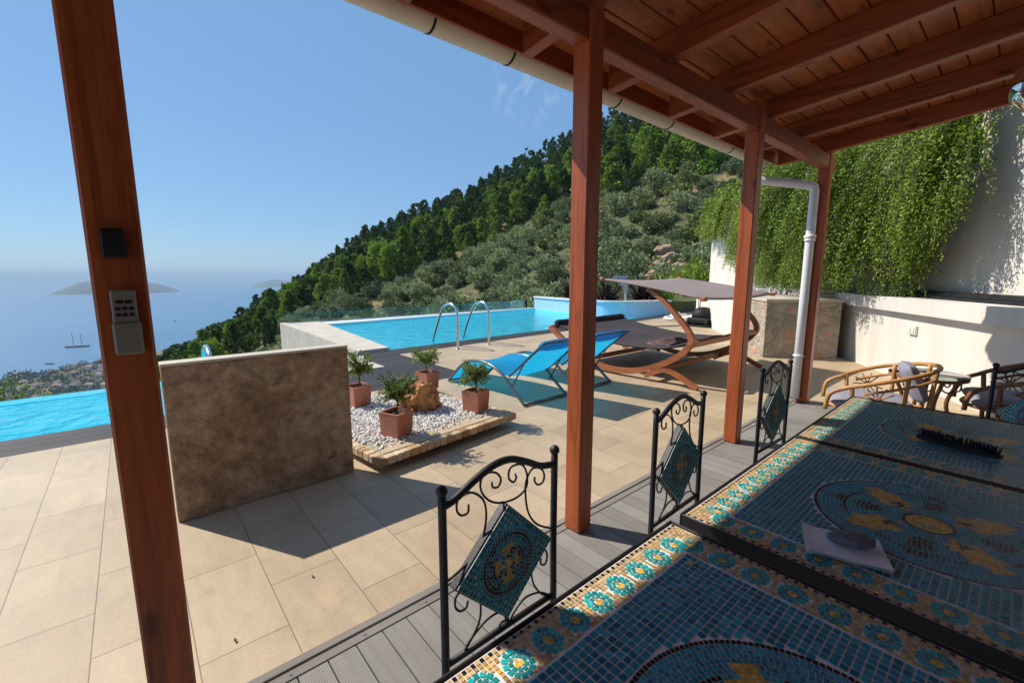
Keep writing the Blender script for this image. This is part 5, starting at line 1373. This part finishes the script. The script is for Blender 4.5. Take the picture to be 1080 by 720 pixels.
# canopy
cn = []; nI, nJ = 16, 12
def canopy_pt(u, v):   # u along x, v along y (0 = low front)
    y = 2.45+1.48*v; z = 1.125+.225*v+.014*math.sin(math.pi*v)-.03*math.sin(math.pi*u)+.045*abs(math.sin(u*math.pi*1.0))*0
    z += .012*math.sin(u*math.pi*7)*math.sin(math.pi*v)
    return Vector((5.08+2.14*u, y, z))
mb = MB(); mb.add([canopy_pt(i/nI, j/nJ) for i in range(nI+1) for j in range(nJ+1)], [(i*(nJ+1)+j, (i+1)*(nJ+1)+j, (i+1)*(nJ+1)+j+1, i*(nJ+1)+j+1) for i in range(nI) for j in range(nJ)], 0, True)
so = mb.build('canopy', MAT['taupe'], db); md = so.modifiers.new('thick', 'SOLIDIFY'); md.thickness = .012
for u in (.0, 1):
    mb = MB(); mb.tube([canopy_pt(u, j/10)+Vector((0, 0, -.006)) for j in range(11)], .012, 8); mb.build('canopy_bar', MAT['taupe'], db)
    for v in (0, 1):
        mb = MB(); q = canopy_pt(u, v); mb.bbox(q.x-.035, q.x+.035, q.y-.035, q.y+.035, q.z-.03, q.z+.022, .012); mb.build('corner_cap', MAT['larch'], db)
mb = MB(); mb.tube([(5.12, 3.23, 1.198), (7.18, 3.23, 1.198)], .018, 8); mb.build('canopy_bar', MAT['larch'], db)
mb = MB(); vs = []; n = 16
for i in range(n+1):
    for j in range(n+1):
        u, v = i/n, j/n; x = 5.5+.8*u+.06*math.sin(v*7); y = 3.05+.42*v+.05*math.sin(u*8)
        vs.append((x, y, .43+.10*(.5+.5*noise.fractal(Vector((u*3.2, v*3.2, 1)), 1, 2, 3))*math.sin(math.pi*u)**.4*math.sin(math.pi*v)**.4))
mb.add(vs, [(i*(n+1)+j, (i+1)*(n+1)+j, (i+1)*(n+1)+j+1, i*(n+1)+j+1) for i in range(n) for j in range(n)], 0, True)
tag(mb.build('towel', MAT['towel'], loc=(5.9, 3.25, .43)), 'crumpled mauve brown towel left on the daybed sling', 'towel')

# ================================================================== RATTAN SUITE
def rattan(mat):
    """barrel chair, open front towards +x, centre at origin"""
    t = thing('rattan_armchair', (0, 0, 0), '', 'armchair', 'rattan armchairs round the glass table')
    a0 = R(52); N_ = 28
    def ringpt(k, r, z, dz=0):
        a = a0+(2*math.pi-2*a0)*k; return Vector((r*math.cos(a), r*.92*math.sin(a), z+dz*math.sin(math.pi*k)))
    top = [ringpt(k/N_, .37, .47, .20) for k in range(N_+1)]
    s_, e_ = top[0], top[-1]
    for nm, pth, rad in (('arm_rail', smooth([Vector((.36, s_.y*.86, .26))]+[Vector((.34, s_.y*.97, .40))]+top+[Vector((.34, e_.y*.97, .40)), Vector((.36, e_.y*.86, .26))], 3), .017),
                         ('seat_ring', smooth([(.34*math.cos(a), .31*math.sin(a), .28) for a in [2*math.pi*i/16 for i in range(16)]], 3, True), .016),
                         ('base_ring', smooth([(.30*math.cos(a), .28*math.sin(a), .10) for a in [2*math.pi*i/16 for i in range(16)]], 3, True), .014)):
        mb = MB(); mb.tube(pth, rad, 9, closed=nm != 'arm_rail'); mb.build(nm, mat, t)
    mb = MB(); mb.tube(smooth([p*1.0+Vector((0, 0, -.035)) for p in [ringpt(k/N_, .355, .43, .19) for k in range(2, N_-1)]], 2), .011, 8); mb.build('inner_rail', mat, t)
    for k in (.02, .24, .42, .58, .76, .98):
        q = ringpt(k, .36, .47, .20); mb = MB(); mb.tube(smooth([q, Vector((q.x*.93, q.y*.9, .29)), Vector((q.x*.86, q.y*.82, .01))], 5), .016, 9); mb.build('leg', mat, t)
    for kc in (.13, .87):
        c = ringpt(kc, .355, .385, .05); a = a0+(2*math.pi-2*a0)*kc; tg = Vector((-math.sin(a), math.cos(a)*.92, 0)).normalized(); mb = MB()
        mb.tube([c+tg*.02*math.cos(x)+Vector((0, 0, .02*math.sin(x))) for x in [2*math.pi*i/10 for i in range(10)]], .009, 6, closed=True)
        for i in range(11):
            x = 2*math.pi*i/11; mb.tube([c+tg*.02*math.cos(x)+Vector((0, 0, .02*math.sin(x))), c+tg*.115*math.cos(x)+Vector((0, 0, .11*math.sin(x)))], .0055, 5)
        mb.build('spoke_wheel', mat, t)
    def pillow(sx, sy, sz, m_, n=14):
        mb = MB(); vs = []
        for sgn in (1, -1):
            for i in range(n+1):
                for j in range(n+1):
                    u, v = -1+2*i/n, -1+2*j/n; e = (max(0, 1-abs(u)**4)*max(0, 1-abs(v)**4))**.45
                    vs.append(m_ @ Vector((u*sx*(.93+.07*e), v*sy*(.93+.07*e), sgn*sz*e+.004*noise.noise(Vector((u*4, v*4, sgn))))))
        k = (n+1)**2
        for b in (0, 1): mb.add([], [])
        mb.add(vs, [(i*(n+1)+j, (i+1)*(n+1)+j, (i+1)*(n+1)+j+1, i*(n+1)+j+1) for i in range(n) for j in range(n)]+[(k+i*(n+1)+j, k+i*(n+1)+j+1, k+(i+1)*(n+1)+j+1, k+(i+1)*(n+1)+j) for i in range(n) for j in range(n)], 0, True)
        return mb
    pillow(.30, .27, .055, Matrix.Translation((.05, 0, .33))).build('seat_cushion', MAT['cushion'], t)
    pillow(.17, .18, .055, Matrix.Translation((-.22, 0, .53)) @ Matrix.Rotation(R(-68), 4, 'Y')).build('back_cushion', MAT['cushion'], t)
    return t
r1 = rattan(MAT['rattan']); place(r1, (4.78, .74, 0), math.atan2(.96, -.28), 'honey coloured rattan armchair with a lilac grey back cushion, left of the glass table', 1.0)
r2 = rattan(MAT['rattan_dark']); place(r2, (5.55, -.10, 0), math.atan2(.97, -.2), 'darker brown rattan armchair with a lilac grey seat cushion, right of the glass table', 1.08)
gx, gy = 5.45, .50
gt = thing('glass_table', (gx, gy, 0), 'round glass topped cane side table between the two rattan armchairs', 'table')
mb = MB(); mb.lathe([(.0005, 0), (.275, 0), (.279, .004), (.275, .008), (.0005, .008)], (gx, gy, .505), 40); mb.build('glass_top', mat_glass('table_glass', (.72, .80, .74)), gt)
mb = MB(); mb.tube(smooth([(gx+.262*math.cos(a), gy+.262*math.sin(a), .488) for a in [2*math.pi*i/20 for i in range(20)]], 2, True), .015, 8, closed=True); mb.build('top_ring', MAT['rattan_dark'], gt)
for k in range(4):
    a = k*math.pi/2+.5; mb = MB(); mb.tube(smooth([(gx+.25*math.cos(a), gy+.25*math.sin(a), .48), (gx+.16*math.cos(a), gy+.16*math.sin(a), .25), (gx+.23*math.cos(a), gy+.23*math.sin(a), .01)], 6), .016, 8); lg_ = mb.build('leg', MAT['rattan_dark'], gt)
    for s_ in (-1, 1):
        c = Vector((gx+.2*math.cos(a+s_*.42), gy+.2*math.sin(a+s_*.42), .43)); tg = Vector((-math.sin(a), math.cos(a), 0)); mb = MB()
        mb.tube(smooth([c+tg*(.055*math.cos(x))+Vector((0, 0, .05*math.sin(x))) for x in [.4+5.2*i/9 for i in range(10)]], 3), .007, 6); mb.build('curl', MAT['rattan_dark'], lg_)
mb = MB(); mb.lathe([(.02, 0), (.075, .004), (.08, .02), (.076, .02), (.07, .008), (.0005, .006)], (gx+.05, gy+.06, .514), 24)
tag(mb.build('ashtray', MAT['lampglass'], loc=(gx+.05, gy+.06, .514)), 'small clear glass dish on the round glass table', 'dish')
# fallen leaves on the tiles
for x, y in ((.52, 2.05), (.18, 1.83)):
    px_ = Vector((x, y, .004)); mb = MB(); mb.leaf(px_, Vector((math.cos(x*9), math.sin(x*9), .25)), .010, .028, Vector((0, 0, 1)))
    mb.leaf(px_, Vector((math.cos(x*9+.3), math.sin(x*9+.3), .5)), .006, .02, Vector((.3, 0, 1)))
    tag(mb.build('fallen_leaf', MAT['bark'], loc=(x, y, .004)), 'tiny dry brown leaf lying on the sunlit tiles', 'leaf', 'dry leaves fallen on the tiles')

# ================================================================== LIGHT, SKY, AIR
SUN = Vector((-.55, 1.0, 1.14)).normalized()
sd_ = bpy.data.lights.new('sun', 'SUN'); sd_.energy = 5.0; sd_.angle = R(.53); sd_.color = (1, .93, .82)
so = bpy.data.objects.new('sun', sd_); COL.objects.link(so); so.rotation_euler = (-SUN).to_track_quat('-Z', 'Y').to_euler()
wd = bpy.data.worlds.new('World'); scene.world = wd; wd.use_nodes = True
nt = wd.node_tree; bg = nt.nodes['Background']; sky = nt.nodes.new('ShaderNodeTexSky'); sky.sky_type = 'NISHITA'; sky.sun_disc = False
sky.sun_elevation = math.asin(SUN.z); sky.sun_rotation = math.atan2(SUN.x, SUN.y)
sky.altitude = 200; sky.air_density = 1.0; sky.dust_density = .25; sky.ozone_density = 2.0
# one small wisp of cloud in the sky
tc = nt.nodes.new('ShaderNodeTexCoord')
d0 = (RT*(560-540)+UP*(360-88)+FW*465).normalized()
vd = nt.nodes.new('ShaderNodeVectorMath'); vd.operation = 'DOT_PRODUCT'; nt.links.new(tc.outputs['Generated'], vd.inputs[0]); vd.inputs[1].default_value = d0
near_ = ramp(nt, vd.outputs['Value'], [(.9988, (0, 0, 0)), (.9998, (1, 1, 1))])
mp = nt.nodes.new('ShaderNodeMapping'); mp.inputs['Scale'].default_value = (14, 14, 9); nt.links.new(tc.outputs['Generated'], mp.inputs[0])
cn_ = ramp(nt, nz(nt, mp.outputs[0], 1.5, 7, .6, 1.2), [(.52, (0, 0, 0)), (.85, (1, 1, 1))])
fac = mixc(nt, 1.0, near_, cn_, 'MULTIPLY')
bw = nt.nodes.new('ShaderNodeRGBToBW'); nt.links.new(fac, bw.inputs[0])
colr = mixc(nt, math_(nt, 'MULTIPLY', bw.outputs[0], .5), mixc(nt, .55, mixc(nt, 1.0, sky.outputs[0], (.86, 1.0, 1.06), 'MULTIPLY'), (2.5, 4.9, 8.8)), (9.5, 9.8, 10.2))
nt.links.new(colr, bg.inputs[0]); bg.inputs[1].default_value = .088
# air
HZ = 1.0/24000
mb = MB(); mb.prism([pt(50000, -89), pt(50000, -60), pt(50000, -25), pt(50000, 10), pt(50000, 40), pt(50000, 70), (30, -300), (-300, -300)], SEA-8, 80)
hm = bpy.data.materials.new('haze_air'); hm.use_nodes = True; n_ = hm.node_tree.nodes; n_.remove(n_['Principled BSDF'])
pv = n_.new('ShaderNodeVolumePrincipled'); pv.inputs['Color'].default_value = (.62, .82, 1, 1); pv.inputs['Density'].default_value = 1.3e-4; pv.inputs['Anisotropy'].default_value = 0
hm.node_tree.links.new(pv.outputs[0], n_['Material Output'].inputs['Volume'])
HAZE = True
if HAZE: tag(mb.build('haze', hm), kind='stuff')
scene.render.engine = 'CYCLES'
scene.cycles.volume_bounces = 0; scene.cycles.transparent_max_bounces = 12; scene.cycles.max_bounces = 6
vs_ = scene.view_settings; vs_.view_transform = 'Standard'; vs_.look = 'None'; vs_.exposure = .16; vs_.gamma = 1; vs_.use_curve_mapping = False
